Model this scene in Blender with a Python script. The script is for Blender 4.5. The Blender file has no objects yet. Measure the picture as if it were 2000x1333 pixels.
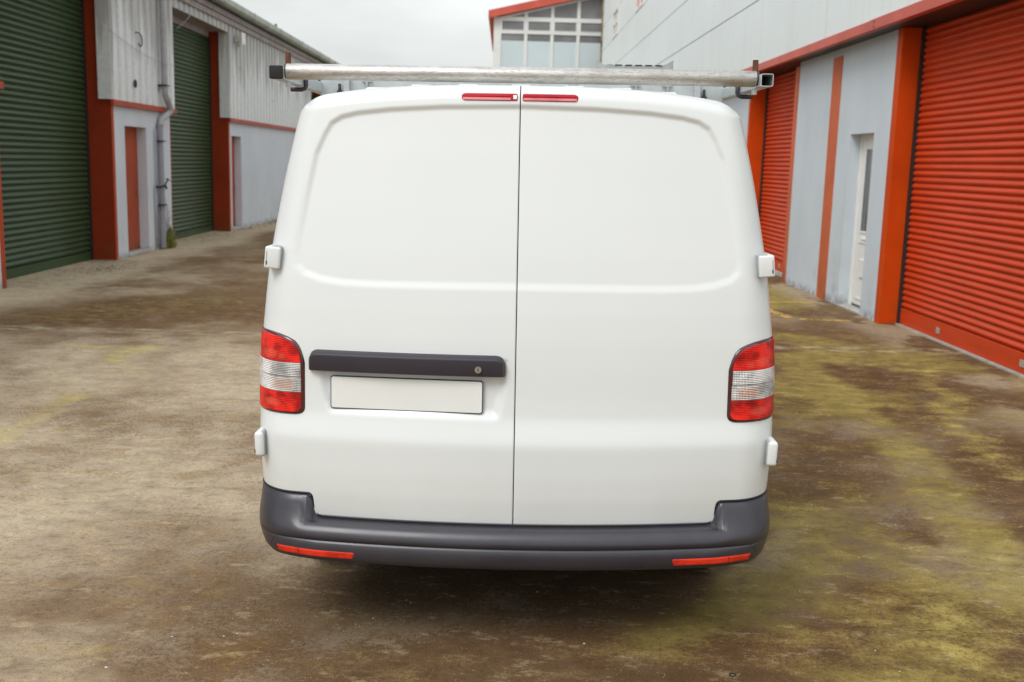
import bpy, bmesh, math, random
import numpy as np
from mathutils import Matrix, Vector
random.seed(7)
SC = bpy.context.scene
COL = SC.collection

# ------------------------------------------------------------------ camera, sky, sun, exposure
R = math.radians
cam_data = bpy.data.cameras.new("camera")
cam = bpy.data.objects.new("camera", cam_data)
COL.objects.link(cam)
cam_data.sensor_width = 36.0
cam_data.lens = 37.08
cam_data.clip_start = 0.05
cam_data.clip_end = 2000
cam.matrix_world = Matrix(((0.99962328, -0.02549592, -0.01016107, 0.0),
                           (-0.00574262, 0.16773226, -0.98581586, 0.0),
                           (0.02683862, 0.98550284, 0.16752266, 1.78),
                           (0, 0, 0, 1)))
# the columns of the camera matrix are its right, up and back axes
cam_data.dof.use_dof = True
cam_data.dof.focus_distance = 3.85
cam_data.dof.aperture_fstop = 4.0
SC.camera = cam

SUN_EL, SUN_AZ = 48.0, 216.0        # degrees; azimuth clockwise from +Y
sun_data = bpy.data.lights.new("sun", 'SUN')
sun_data.energy = 1.05
sun_data.angle = R(28)
sun_data.color = (1.0, 0.98, 0.95)
sun = bpy.data.objects.new("sun", sun_data)
COL.objects.link(sun)
az, el = R(SUN_AZ), R(SUN_EL)
sdir = Vector((math.sin(az) * math.cos(el), math.cos(az) * math.cos(el), math.sin(el)))
sun.rotation_euler = sdir.to_track_quat('Z', 'Y').to_euler()
sun.location = (0, -5, 12)

W = bpy.data.worlds.new("World")
SC.world = W
W.use_nodes = True
wn, wl = W.node_tree.nodes, W.node_tree.links
wn.clear()
w_out = wn.new('ShaderNodeOutputWorld')
w_bg = wn.new('ShaderNodeBackground'); w_bg.inputs['Strength'].default_value = 0.1
w_sky = wn.new('ShaderNodeTexSky'); w_sky.sky_type = 'NISHITA'; w_sky.sun_disc = False
w_sky.sun_elevation = el; w_sky.sun_rotation = az
w_tc = wn.new('ShaderNodeTexCoord')
w_sep = wn.new('ShaderNodeSeparateXYZ')
w_ramp = wn.new('ShaderNodeValToRGB')   # overcast sky: brighter overhead than at the horizon
e = w_ramp.color_ramp.elements
e[0].position = 0.0; e[0].color = (0.262, 0.265, 0.257, 1)
e[1].position = 1.0; e[1].color = (0.42, 0.435, 0.455, 1)
m_ = w_ramp.color_ramp.elements.new(0.16); m_.color = (0.275, 0.282, 0.276, 1)
m_ = w_ramp.color_ramp.elements.new(0.5); m_.color = (0.345, 0.360, 0.368, 1)
w_noise = wn.new('ShaderNodeTexNoise'); w_noise.inputs['Scale'].default_value = 3.2
w_noise.inputs['Detail'].default_value = 5; w_noise.inputs['Roughness'].default_value = 0.5
w_map = wn.new('ShaderNodeMapping'); w_map.inputs['Scale'].default_value = (1, 1, 3.0)
w_mr = wn.new('ShaderNodeMapRange')
w_mr.inputs['From Min'].default_value = 0.3; w_mr.inputs['From Max'].default_value = 0.7
w_mr.inputs['To Min'].default_value = 17.0; w_mr.inputs['To Max'].default_value = 23.5
w_mul = wn.new('ShaderNodeVectorMath'); w_mul.operation = 'SCALE'
w_mix = wn.new('ShaderNodeMix'); w_mix.data_type = 'RGBA'; w_mix.inputs['Factor'].default_value = 0.94
wl.new(w_tc.outputs['Generated'], w_sep.inputs[0])
wl.new(w_sep.outputs['Z'], w_ramp.inputs[0])
wl.new(w_tc.outputs['Generated'], w_map.inputs['Vector'])
wl.new(w_map.outputs[0], w_noise.inputs['Vector'])
wl.new(w_noise.outputs['Fac'], w_mr.inputs['Value'])
wl.new(w_ramp.outputs[0], w_mul.inputs[0]); wl.new(w_mr.outputs[0], w_mul.inputs['Scale'])
wl.new(w_sky.outputs[0], w_mix.inputs['A']); wl.new(w_mul.outputs[0], w_mix.inputs['B'])
wl.new(w_mix.outputs['Result'], w_bg.inputs['Color']); wl.new(w_bg.outputs[0], w_out.inputs[0])

SC.view_settings.view_transform = 'Standard'
SC.view_settings.look = 'None'
SC.view_settings.exposure = 0.68
SC.view_settings.gamma = 1.0
SC.view_settings.use_curve_mapping = False
SC.cycles.max_bounces = 8

# ------------------------------------------------------------------ material helpers
class NT:
    """small helper around a material node tree"""
    def __init__(s, name):
        s.m = bpy.data.materials.new(name); s.m.use_nodes = True
        s.n, s.l = s.m.node_tree.nodes, s.m.node_tree.links
        s.n.clear()
        s.out = s.n.new('ShaderNodeOutputMaterial')
        s.b = s.n.new('ShaderNodeBsdfPrincipled')
        s.l.new(s.b.outputs[0], s.out.inputs[0])
        g = s.n.new('ShaderNodeNewGeometry'); s.pos = g.outputs['Position']; s.geo = g
    def setv(s, sock, v):
        if isinstance(v, bpy.types.NodeSocket): s.l.new(v, sock)
        elif isinstance(v, tuple) and len(v) == 3 and sock.type == 'RGBA': sock.default_value = (*v, 1)
        else: sock.default_value = v
    def P(s, **kw):
        for k, v in kw.items(): s.setv(s.b.inputs[k.replace('_', ' ')], v)
        return s
    def obj(s):
        return s.n.new('ShaderNodeTexCoord').outputs['Object']
    def map(s, vec, scale=(1, 1, 1), rot=(0, 0, 0), loc=(0, 0, 0)):
        m = s.n.new('ShaderNodeMapping'); s.l.new(vec, m.inputs[0])
        m.inputs['Scale'].default_value = scale; m.inputs['Rotation'].default_value = rot
        m.inputs['Location'].default_value = loc
        return m.outputs[0]
    def noise(s, vec, scale, detail=4, rough=0.55, dist=0.0):
        t = s.n.new('ShaderNodeTexNoise'); s.l.new(vec, t.inputs['Vector'])
        t.inputs['Scale'].default_value = scale; t.inputs['Detail'].default_value = detail
        t.inputs['Roughness'].default_value = rough; t.inputs['Distortion'].default_value = dist
        return t.outputs['Fac']
    def vor(s, vec, scale, feat='F1'):
        t = s.n.new('ShaderNodeTexVoronoi'); s.l.new(vec, t.inputs['Vector'])
        t.inputs['Scale'].default_value = scale; t.feature = feat
        return t.outputs['Distance']
    def mr(s, v, a, b, c=0.0, d=1.0, smooth=False):
        t = s.n.new('ShaderNodeMapRange'); s.setv(t.inputs['Value'], v)
        if smooth: t.interpolation_type = 'SMOOTHSTEP'
        for k, x in (('From Min', a), ('From Max', b), ('To Min', c), ('To Max', d)): s.setv(t.inputs[k], x)
        return t.outputs[0]
    def math(s, op, a, b=0.0, c=None):
        t = s.n.new('ShaderNodeMath'); t.operation = op
        s.setv(t.inputs[0], a); s.setv(t.inputs[1], b)
        if c is not None: s.setv(t.inputs[2], c)
        return t.outputs[0]
    def mix(s, f, a, b, blend='MIX'):
        t = s.n.new('ShaderNodeMix'); t.data_type = 'RGBA'; t.blend_type = blend
        s.setv(t.inputs['Factor'], f); s.setv(t.inputs['A'], a); s.setv(t.inputs['B'], b)
        return t.outputs['Result']
    def xyz(s, v=None):
        t = s.n.new('ShaderNodeSeparateXYZ'); s.l.new(v or s.pos, t.inputs[0]); return t.outputs
    def attr(s, name):
        t = s.n.new('ShaderNodeAttribute'); t.attribute_name = name; return t.outputs['Color'], t.outputs['Alpha']
    def bump(s, h, strength=0.3, dist=0.01):
        t = s.n.new('ShaderNodeBump'); s.l.new(h, t.inputs['Height'])
        t.inputs['Strength'].default_value = strength; t.inputs['Distance'].default_value = dist
        s.l.new(t.outputs[0], s.b.inputs['Normal']); return s

def simple(name, col, rough=0.5, metal=0.0, var=0.12, scale=6.0, bump=0.0, bscale=60, coat=0.0):
    t = NT(name)
    n = t.noise(t.obj(), scale, 5, 0.6)
    dark = tuple(c * (1 - var) for c in col); lite = tuple(min(1, c * (1 + var)) for c in col)
    t.P(Base_Color=t.mix(t.mr(n, 0.3, 0.7), dark, lite), Roughness=rough, Metallic=metal)
    if coat: t.P(Coat_Weight=coat, Coat_Roughness=0.05)
    if bump: t.bump(t.noise(t.obj(), bscale, 3), bump, 0.004)
    return t.m

M = {}
# --- painted plaster of the lower walls: faint vertical runs, green-brown splash at the foot
def plaster(name, col, stain=False):
    t = NT(name)
    z = t.xyz()[2]
    runs = t.noise(t.map(t.pos, (1.5, 1.5, 0.5)), 1.3, 5, 0.6)
    blot = t.noise(t.pos, 1.1, 4, 0.55)
    c = t.mix(t.mr(runs, 0.35, 0.75), tuple(x * 1.03 for x in col), tuple(x * 0.93 for x in col))
    c = t.mix(t.math('MULTIPLY', t.mr(blot, 0.5, 0.75), 0.35), c, (col[0] * 0.8, col[1] * 0.8, col[2] * 0.83))
    splash = t.math('MULTIPLY', t.mr(z, 0.02, 0.75, 1, 0, True), t.mr(t.noise(t.pos, 2.1, 7, .7), 0.54, 0.74))
    c = t.mix(t.math('MULTIPLY', splash, 0.62), c, (0.13, 0.12, 0.065))
    base = t.math('MULTIPLY', t.mr(z, 0.0, 0.14, 1, 0, True), t.mr(t.noise(t.pos, 9, 4), 0.35, 0.6))
    c = t.mix(t.math('MULTIPLY', base, 0.6), c, (0.10, 0.085, 0.055))
    if stain:
        y = t.xyz()[1]
        d = t.math('ABSOLUTE', t.math('SUBTRACT', y, 20.12))
        w = t.math('MULTIPLY_ADD', z, -0.42, 0.50)
        m = t.mr(t.math('ADD', t.math('SUBTRACT', w, d), t.mr(t.noise(t.pos, 5, 6, .7), .3, .7, -.3, .3)), -0.05, 0.30, 0, 1, True)
        c = t.mix(t.math('MULTIPLY', t.math('MULTIPLY', m, t.mr(z, .2, 1.3, 1, .15)), 0.85), c, (0.085, 0.08, 0.035))
    t.P(Base_Color=c, Roughness=0.85)
    t.bump(t.noise(t.pos, 45, 4, 0.7), 0.25, 0.006)
    return t.m
M['plaster_left'] = plaster('grey_blue_plaster', (0.66, 0.705, 0.765), True)
M['plaster_right'] = plaster('pale_grey_plaster', (0.58, 0.64, 0.69))
# --- profiled metal cladding of the left building with grime running down from the eave
def cladding(name, col, top):
    t = NT(name)
    z = t.xyz()[2]
    run = t.noise(t.map(t.pos, (4, 4, 0.22)), 1.7, 3, 0.5)
    lim = t.mr(run, 0.3, 0.7, top - 1.7, top - 0.05)
    g = t.mr(z, t.math('SUBTRACT', lim, 0.35), t.math('ADD', lim, 0.35), 0, 1, True)
    c = t.mix(t.math('MULTIPLY', g, 0.42), tuple(col), (0.17, 0.125, 0.115))
    spot = t.mr(t.vor(t.map(t.pos, (1, 1, .6)), 2.3), 0.02, 0.05, 1, 0)
    c = t.mix(t.math('MULTIPLY', spot, 0.6), c, (0.12, 0.09, 0.08))
    c = t.mix(t.mr(t.noise(t.pos, 14, 4, .7), 0.4, 0.8, 0, .25), c, (0.25, 0.21, 0.2))
    t.P(Base_Color=c, Roughness=0.5)
    return t.m
M['cladding'] = cladding('weathered_white_cladding', (0.80, 0.83, 0.83), 4.64)
M['eave'] = cladding('grimy_eave_metal', (0.36, 0.31, 0.31), 5.6)
def panel_paint(name, col):
    t = NT(name)
    n = t.noise(t.map(t.pos, (1, 0.35, 0.8)), 0.5, 4)
    st = t.noise(t.map(t.pos, (4, 4, 0.2)), 1.0, 4)
    c = t.mix(t.mr(n, 0.3, 0.7), tuple(x * 0.95 for x in col), tuple(x * 1.04 for x in col))
    c = t.mix(t.mr(st, 0.5, 0.8, 0, 0.18), c, (0.42, 0.42, 0.38))
    z = t.xyz()[2]
    rib = t.math('SINE', t.math('MULTIPLY', z, 160.0))
    t.P(Base_Color=c, Roughness=0.42)
    t.bump(rib, 0.08, 0.002)
    return t.m
M['panel'] = panel_paint('pale_grey_composite_panel', (0.74, 0.80, 0.795))
M['seam'] = simple('grey_joint_sealant', (0.40, 0.42, 0.42), 0.6)
# --- red-orange paints
def worn_paint(name, col, rough=0.5, wear=(0.5, 0.5, 0.5), amount=0.3):
    t = NT(name)
    n = t.noise(t.pos, 2.0, 5, 0.6)
    c = t.mix(t.mr(n, 0.3, 0.75), tuple(x * 1.08 for x in col), tuple(x * 0.82 for x in col))
    sc = t.mr(t.noise(t.map(t.pos, (6, 6, 1.2)), 5.0, 5, 0.75), 0.68, 0.74)
    c = t.mix(t.math('MULTIPLY', sc, amount), c, wear)
    z = t.xyz()[2]
    ft = t.math('MULTIPLY', t.mr(z, 0.0, 0.45, 1, 0, True), t.mr(t.noise(t.pos, 5, 4), 0.4, 0.65))
    c = t.mix(t.math('MULTIPLY', ft, 0.55), c, (0.12, 0.08, 0.03))
    t.P(Base_Color=c, Roughness=rough, Specular_IOR_Level=0.08)
    t.bump(t.noise(t.pos, 60, 3), 0.12, 0.003)
    return t.m
M['pier_left'] = worn_paint('dark_rust_red_paint', (0.30, 0.042, 0.014), 0.6, (0.4, 0.16, 0.09), 0.25)
M['edge_left'] = worn_paint('bright_rust_red_paint', (0.50, 0.085, 0.035), 0.6)
M['door_left'] = worn_paint('orange_red_door_paint', (0.42, 0.085, 0.04), 0.5)
M['pier_right'] = worn_paint('orange_pier_paint', (0.60, 0.068, 0.006), 0.55, (0.6, 0.3, 0.15), 0.2)
M['band_right'] = worn_paint('faded_orange_band_paint', (0.58, 0.145, 0.065), 0.6, (0.6, 0.45, 0.4), 0.25)
M['flashing'] = worn_paint('coral_red_flashing', (0.58, 0.12, 0.085), 0.4, (0.7, 0.4, 0.35), 0.2)
M['flashing_left'] = worn_paint('dull_red_flashing', (0.45, 0.085, 0.05), 0.45, (0.6, 0.35, 0.3), 0.3)
def shutter_paint(name, col, rough, dust):
    t = NT(name)
    n = t.noise(t.map(t.pos, (2, 0.6, 6)), 2.0, 4, 0.6)
    c = t.mix(t.mr(n, 0.3, 0.75), tuple(x * 1.1 for x in col), tuple(x * 0.85 for x in col))
    z = t.xyz()[2]
    d = t.math('MULTIPLY', t.mr(t.noise(t.pos, 11, 5, 0.7), 0.5, 0.72), 0.35)
    c = t.mix(d, c, dust)
    sp = t.mr(t.vor(t.pos, 2.6), 0.015, 0.03, 1, 0)
    c = t.mix(t.math('MULTIPLY', sp, 0.5), c, (0.3, 0.3, 0.28))
    t.P(Base_Color=c, Roughness=rough, Specular_IOR_Level=0.25)
    return t.m
M['green'] = shutter_paint('moss_green_shutter_paint', (0.040, 0.078, 0.034), 0.36, (0.07, 0.095, 0.055))
M['orange'] = shutter_paint('orange_red_shutter_paint', (0.60, 0.056, 0.010), 0.5, (0.52, 0.095, 0.035))
M['guide'] = simple('near_black_guide_rail', (0.022, 0.022, 0.022), 0.5)
M['upvc'] = simple('white_upvc', (0.83, 0.83, 0.80), 0.3, 0, 0.05, 2)
M['white_frame'] = simple('white_painted_frame', (0.74, 0.75, 0.72), 0.45, 0, 0.05, 1.5)
M['frosted'] = simple('frosted_pale_glass', (0.58, 0.66, 0.68), 0.18, 0, 0.06, 0.7)
M['dark_glass'] = simple('dark_window_glass', (0.20, 0.195, 0.20), 0.08, 0, 0.35, 0.5)
M['door_glass'] = simple('dark_door_glass', (0.10, 0.105, 0.115), 0.08, 0, 0.2, 3)
M['red_reflection'] = simple('glass_with_painted_red_reflection', (0.45, 0.11, 0.09), 0.12, 0, 0.3, 0.7)  # red reflection painted in as the pane's base colour
M['gutter'] = simple('pale_green_gutter', (0.36, 0.40, 0.35), 0.5, 0, 0.25, 1.5)
M['roof'] = simple('grey_roof_sheet', (0.33, 0.35, 0.33), 0.6, 0, 0.2, 1.0)
M['pipe_white'] = simple('grey_white_pipe', (0.42, 0.42, 0.44), 0.4, 0, 0.25, 4)
M['pipe_mauve'] = simple('grey_mauve_painted_pipe', (0.34, 0.335, 0.38), 0.5, 0, 0.15, 4)
M['iron'] = simple('black_iron', (0.025, 0.025, 0.025), 0.5, 0.3)
M['stone'] = simple('pale_concrete_step', (0.42, 0.41, 0.37), 0.85, 0, 0.2, 10, 0.3, 30)
M['light_body'] = simple('cream_plastic', (0.55, 0.52, 0.46), 0.4, 0, 0.1, 8)
M['steel_small'] = simple('brushed_steel', (0.55, 0.54, 0.52), 0.3, 0.9, 0.1, 20)
M['tag'] = simple('silver_lock_plate', (0.52, 0.50, 0.44), 0.35, 0.4, 0.1, 20)
def mossy():
    t = NT('mossy_stained_pipe')
    n = t.noise(t.map(t.pos, (3, 3, 1.2)), 1.6, 5, 0.7)
    c = t.mix(t.mr(n, 0.42, 0.52), (0.07, 0.045, 0.03), (0.28, 0.22, 0.08))
    c = t.mix(t.mr(t.noise(t.pos, 2.7, 3), 0.58, 0.62), c, (0.55, 0.55, 0.5))
    t.P(Base_Color=c, Roughness=0.8); return t.m
M['mossy'] = mossy()

# --- van
def van_paint():
    t = NT('white_van_paint')
    n = t.noise(t.obj(), 1.8, 3)
    sp = t.mr(t.vor(t.obj(), 9), 0.012, 0.02, 1, 0)
    keep = t.mr(t.noise(t.obj(), 3.1, 2), 0.55, 0.6)
    c = t.mix(t.mr(n, 0.3, 0.7), (0.725, 0.750, 0.742), (0.745, 0.765, 0.756))
    z = t.xyz(t.obj())[2]
    grime = t.math('MULTIPLY', t.mr(z, 0.45, 0.9, 1, 0, True), t.mr(t.noise(t.map(t.obj(), (1, 1, 0.4)), 3, 5, .6), 0.35, 0.7))
    c = t.mix(t.math('MULTIPLY', grime, 0.16), c, (0.45, 0.42, 0.34))
    c = t.mix(t.math('MULTIPLY', t.math('MULTIPLY', sp, keep), 0.35), c, (0.35, 0.33, 0.3))
    t.P(Base_Color=c, Roughness=0.32, Coat_Weight=0.45, Coat_Roughness=0.12, Specular_IOR_Level=0.35)
    t.bump(t.noise(t.obj(), 5, 2), 0.02, 0.01)
    return t.m
M['van'] = van_paint()
def bumper_mat():
    t = NT('grained_grey_bumper_plastic')
    n = t.noise(t.obj(), 3.5, 5, 0.6)
    c = t.mix(t.mr(n, 0.3, 0.75), (0.030, 0.027, 0.036), (0.043, 0.040, 0.051))
    sc = t.mr(t.noise(t.map(t.obj(), (3, 3, 14)), 6, 5, .7), 0.66, 0.74)
    c = t.mix(t.math('MULTIPLY', sc, 0.3), c, (0.18, 0.18, 0.19))
    t.P(Base_Color=c, Roughness=t.mr(n, 0.3, 0.7, 0.27, 0.38), Specular_IOR_Level=0.68)
    t.bump(t.noise(t.obj(), 420, 2), 0.16, 0.002)
    return t.m
M['bumper'] = bumper_mat()
M['handle'] = simple('dark_grained_plastic', (0.034, 0.028, 0.038), 0.5, 0, 0.1, 8, 0.12, 400)
M['black'] = simple('matt_black_rubber', (0.012, 0.012, 0.012), 0.7)
M['under'] = simple('dark_underbody', (0.02, 0.019, 0.018), 0.8, 0, 0.3, 8)
M['plate'] = simple('blank_white_plate', (0.76, 0.77, 0.74), 0.4, 0, 0.03, 6)
M['plate_rim'] = simple('dark_blue_grey_plate_edge', (0.035, 0.045, 0.06), 0.5)
M['glass'] = simple('tinted_car_glass', (0.03, 0.035, 0.035), 0.05)
M['hub'] = simple('steel_wheel', (0.35, 0.35, 0.35), 0.4, 0.7)
def lens(name, a, b, metal, fx, fz, strength, amber=False):
    """moulded prism lens: a fine grid of ridges, reflector glints and dark bulb spots painted in"""
    t = NT(name)
    o = t.obj(); x, y, z = t.xyz(o)
    ax = t.math('ABSOLUTE', x)
    h = t.math('ADD', t.math('SINE', t.math('MULTIPLY', t.math('ADD', ax, y), fx)), t.math('SINE', t.math('MULTIPLY', z, fz)))
    blob = t.noise(t.map(o, (1, 1, 1.3)), 11, 3, 0.6)
    f = t.math('ADD', t.mr(blob, 0.36, 0.62, 0, 0.95), t.math('MULTIPLY', t.mr(h, -2, 2), 0.45))
    c = t.mix(f, a, b)
    def spot(cx_, cz_, rx_, rz_):
        dx_ = t.math('DIVIDE', t.math('SUBTRACT', ax, cx_), rx_); dz_ = t.math('DIVIDE', t.math('SUBTRACT', z, cz_), rz_)
        d_ = t.math('ADD', t.math('MULTIPLY', dx_, dx_), t.math('MULTIPLY', dz_, dz_))
        return t.mr(d_, 0.0, 1.0, 1, 0, True)
    if name.startswith('red_prism'):
        dk = t.math('MAXIMUM', spot(.862, 1.108, .022, .020), t.math('MAXIMUM', spot(.850, .936, .026, .014), spot(.80, 1.10, .03, .03)))
        c = t.mix(t.math('MULTIPLY', dk, .62), c, a)
        glint = t.math('MAXIMUM', spot(.893, 1.082, .040, .022), t.math('MAXIMUM', spot(.885, .905, .045, .020), spot(.845, 1.076, .02, .016)))  # hot spots of the lamp painted as brighter red
        c = t.mix(t.math('MULTIPLY', t.math('MULTIPLY', glint, t.mr(h, -2, 2, .25, 1)), .75), c, (1.0, .16, .09))
    if amber:
        ab = t.math('MULTIPLY', t.mr(z, 0.948, 0.965, 0, 1, True), t.mr(z, 0.985, 1.0, 1, 0, True))
        aa = t.math('MULTIPLY', t.mr(ax, 0.79, 0.82, 0, 1, True), t.mr(ax, 0.86, 0.90, 1, 0, True))
        c = t.mix(t.math('MULTIPLY', t.math('MULTIPLY', ab, aa), t.mr(h, -1, 1.5, 0.2, 0.9)), c, (0.70, 0.20, 0.03))
    mid_dark = t.math('MULTIPLY', t.mr(t.math('ABSOLUTE', t.math('SUBTRACT', ax, .845)), 0.0, .05, 1, 0, True), t.mr(h, -2, 2, .3, 1))
    c = t.mix(t.math('MULTIPLY', mid_dark, .35), c, a)
    t.P(Base_Color=c, Roughness=0.3, Metallic=metal, Coat_Weight=0.2, Coat_Roughness=0.04, Specular_IOR_Level=0.15)
    t.bump(h, strength, 0.002)
    return t.m
M['lens_red'] = lens('red_prism_lens', (0.20, 0.001, 0.001), (1.0, 0.026, 0.014), 0.0, 900, 1000, 0.5)
M['lens_clear'] = lens('clear_prism_lens', (0.34, 0.33, 0.32), (0.95, 0.94, 0.91), 0.35, 900, 1000, 0.7, True)
M['lens_brake'] = lens('deep_red_lens', (0.30, 0.004, 0.012), (0.44, 0.010, 0.022), 0.0, 500, 60, 0.05)
M['lens_brake_pale'] = lens('pale_red_lens', (0.62, 0.14, 0.16), (0.74, 0.25, 0.27), 0.0, 700, 60, 0.05)
M['lens_rim'] = simple('dark_maroon_rim', (0.055, 0.006, 0.010), 0.25, 0, 0.1, 10, coat=1.0)
M['reflector'] = lens('red_reflector', (0.45, 0.018, 0.008), (0.80, 0.045, 0.018), 0.0, 1200, 1200, 0.3)
def galv(name, dark, lite, streak):
    t = NT(name)
    o = t.obj()
    n = t.noise(t.map(o, streak), 7, 6, 0.7)
    sp = t.noise(t.map(o, streak), 40, 5, 0.75)
    c = t.mix(t.mr(n, 0.35, 0.65), dark, lite)
    c = t.mix(t.mr(sp, 0.50, 0.66, 0, 0.60), c, tuple(x * 0.38 for x in dark))
    t.P(Base_Color=c, Roughness=t.mr(sp, 0.3, 0.7, 0.32, 0.6), Metallic=0.75)
    t.bump(sp, 0.15, 0.002)
    return t.m
M['tube'] = galv('scuffed_aluminium_tube', (0.47, 0.44, 0.41), (0.66, 0.645, 0.61), (1.2, 6, 6))
M['galv'] = simple('galvanised_steel', (0.50, 0.535, 0.54), 0.38, 0.45, 0.12, 14, 0.1, 120)
M['dull_galv'] = simple('dull_grey_zinc', (0.36, 0.38, 0.38), 0.5, 0.3, 0.2, 30)
M['rust'] = simple('rusty_steel', (0.15, 0.062, 0.03), 0.8, 0.2, 0.4, 60, 0.4, 200)
# --- vegetation and litter
M['weed'] = simple('yellow_green_weed', (0.22, 0.23, 0.035), 0.6, 0, 0.4, 30)
M['litter'] = simple('dead_leaf_brown', (0.07, 0.045, 0.028), 0.8, 0, 0.5, 40)
M['pebble'] = simple('pale_pebble', (0.5, 0.47, 0.42), 0.8, 0, 0.2, 40)

# ------------------------------------------------------------------ mesh helpers
def new_empty(name, loc, rot=(0, 0, 0), **props):
    o = bpy.data.objects.new(name, None); COL.objects.link(o)
    o.location = loc; o.rotation_euler = rot; o.empty_display_size = 0.2
    for k, v in props.items(): o[k] = v
    return o

def link_mesh(name, verts, faces, mat, parent=None, smooth=False, bevel=0.0, label=None, world=True, auto=None):
    """ONE mesh object; when world is True the coordinates are world ones and are moved into the (unrotated) thing's frame"""
    if parent is not None and world:
        b = parent
        off = Vector((0, 0, 0))
        while b is not None: off += Vector(b.location); b = b.parent
        verts = [(v[0] - off[0], v[1] - off[1], v[2] - off[2]) for v in verts]
    me = bpy.data.meshes.new(name)
    me.from_pydata([tuple(map(float, v)) for v in verts], [], faces)
    me.update()
    bm = bmesh.new(); bm.from_mesh(me)
    bmesh.ops.recalc_face_normals(bm, faces=bm.faces)
    bm.to_mesh(me); bm.free()
    o = bpy.data.objects.new(name, me); COL.objects.link(o)
    me.materials.append(mat)
    if smooth:
        for p in me.polygons: p.use_smooth = True
        if auto:
            md = o.modifiers.new('edge', 'EDGE_SPLIT'); md.split_angle = R(auto)
    if bevel:
        md = o.modifiers.new('bevel', 'BEVEL'); md.width = bevel; md.segments = 2; md.limit_method = 'ANGLE'
    if parent: o.parent = parent
    if label: o['label'] = label
    return o

class MB:
    def __init__(s): s.v, s.f = [], []
    def add(s, v, f):
        k = len(s.v); s.v += [tuple(a) for a in v]; s.f += [tuple(i + k for i in q) for q in f]; return s
    def box(s, x0, x1, y0, y1, z0, z1):
        return s.add([(x0, y0, z0), (x1, y0, z0), (x1, y1, z0), (x0, y1, z0), (x0, y0, z1), (x1, y0, z1), (x1, y1, z1), (x0, y1, z1)],
                     [(0, 3, 2, 1), (4, 5, 6, 7), (0, 1, 5, 4), (1, 2, 6, 5), (2, 3, 7, 6), (3, 0, 4, 7)])
    def tube(s, pts, r, n=12, caps=True):
        P_ = [Vector(p) for p in pts]; rings = []
        up = Vector((0, 0, 1))
        prev = None
        for i, p in enumerate(P_):
            d = (P_[min(i + 1, len(P_) - 1)] - P_[max(i - 1, 0)]).normalized()
            if prev is None:
                a = d.cross(up)
                if a.length < 1e-3: a = d.cross(Vector((0, 1, 0)))
                a.normalize()
            else:
                a = (prev - d * prev.dot(d)).normalized()
            prev = a
            b = d.cross(a)
            rr = r[i] if isinstance(r, (list, tuple)) else r
            rings.append([p + (a * math.cos(2 * math.pi * k / n) + b * math.sin(2 * math.pi * k / n)) * rr for k in range(n)])
        v = [q for ring in rings for q in ring]; f = []
        for i in range(len(rings) - 1):
            for k in range(n):
                f.append((i * n + k, i * n + (k + 1) % n, (i + 1) * n + (k + 1) % n, (i + 1) * n + k))
        if caps: f += [tuple(range(n)), tuple(range((len(rings) - 1) * n, len(rings) * n))]
        return s.add(v, f)
    def prism(s, poly, ax, a, b):
        """extrude a 2-D outline along axis ax from a to b"""
        n = len(poly)
        def mk(p, t):
            q = list(p); q.insert(ax, t); return tuple(q)
        return s.add([mk(p, a) for p in poly] + [mk(p, b) for p in poly],
                     [tuple(range(n)), tuple(range(2 * n - 1, n - 1, -1))] + [(i, (i + 1) % n, n + (i + 1) % n, n + i) for i in range(n)])
    def build(s, name, mat, parent=None, **k): return link_mesh(name, s.v, s.f, mat, parent, **k)

def grid_faces(nr, nc, off=0):
    return [(off + i * nc + j, off + i * nc + j + 1, off + (i + 1) * nc + j + 1, off + (i + 1) * nc + j) for i in range(nr - 1) for j in range(nc - 1)]

def rounded_box(name, x0, x1, y0, y1, z0, z1, bev, mat, par, tilt=0.0, label=None, seg=4):
    cx_, cy_, cz_ = (x0 + x1) / 2, (y0 + y1) / 2, (z0 + z1) / 2
    c, s = math.cos(tilt), math.sin(tilt); b = MB().box(x0, x1, y0, y1, z0, z1)
    b.v = [(cx_ + (p[0] - cx_) * c + (p[2] - cz_) * s, p[1], cz_ - (p[0] - cx_) * s + (p[2] - cz_) * c) for p in b.v]
    o = b.build(name, mat, par, smooth=True, world=False, label=label)
    o.modifiers.clear()
    md = o.modifiers.new('bevel', 'BEVEL'); md.width = bev; md.segments = seg
    md2 = o.modifiers.new('edge', 'EDGE_SPLIT'); md2.split_angle = R(50)
    return o

# ------------------------------------------------------------------ numpy noise for the yard's stain maps
rs = np.random.RandomState(3)
TAB = rs.rand(256, 256)
def vnoise(x, y):
    xi, yi = np.floor(x).astype(int), np.floor(y).astype(int)
    fx, fy = x - xi, y - yi
    fx = fx * fx * (3 - 2 * fx); fy = fy * fy * (3 - 2 * fy)
    t = lambda a, b: TAB[a % 256, b % 256]
    return (t(xi, yi) * (1 - fx) + t(xi + 1, yi) * fx) * (1 - fy) + (t(xi, yi + 1) * (1 - fx) + t(xi + 1, yi + 1) * fx) * fy
def fbm(x, y, o=5, g=0.55):
    a, s, n = 1.0, 0.0, 0.0
    for i in range(o):
        s = s + a * vnoise(x * 2 ** i + 17 * i, y * 2 ** i + 31 * i); n += a; a *= g
    return s / n
def sstep(a, b, x):
    t = np.clip((x - a) / (b - a), 0, 1); return t * t * (3 - 2 * t)

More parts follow.
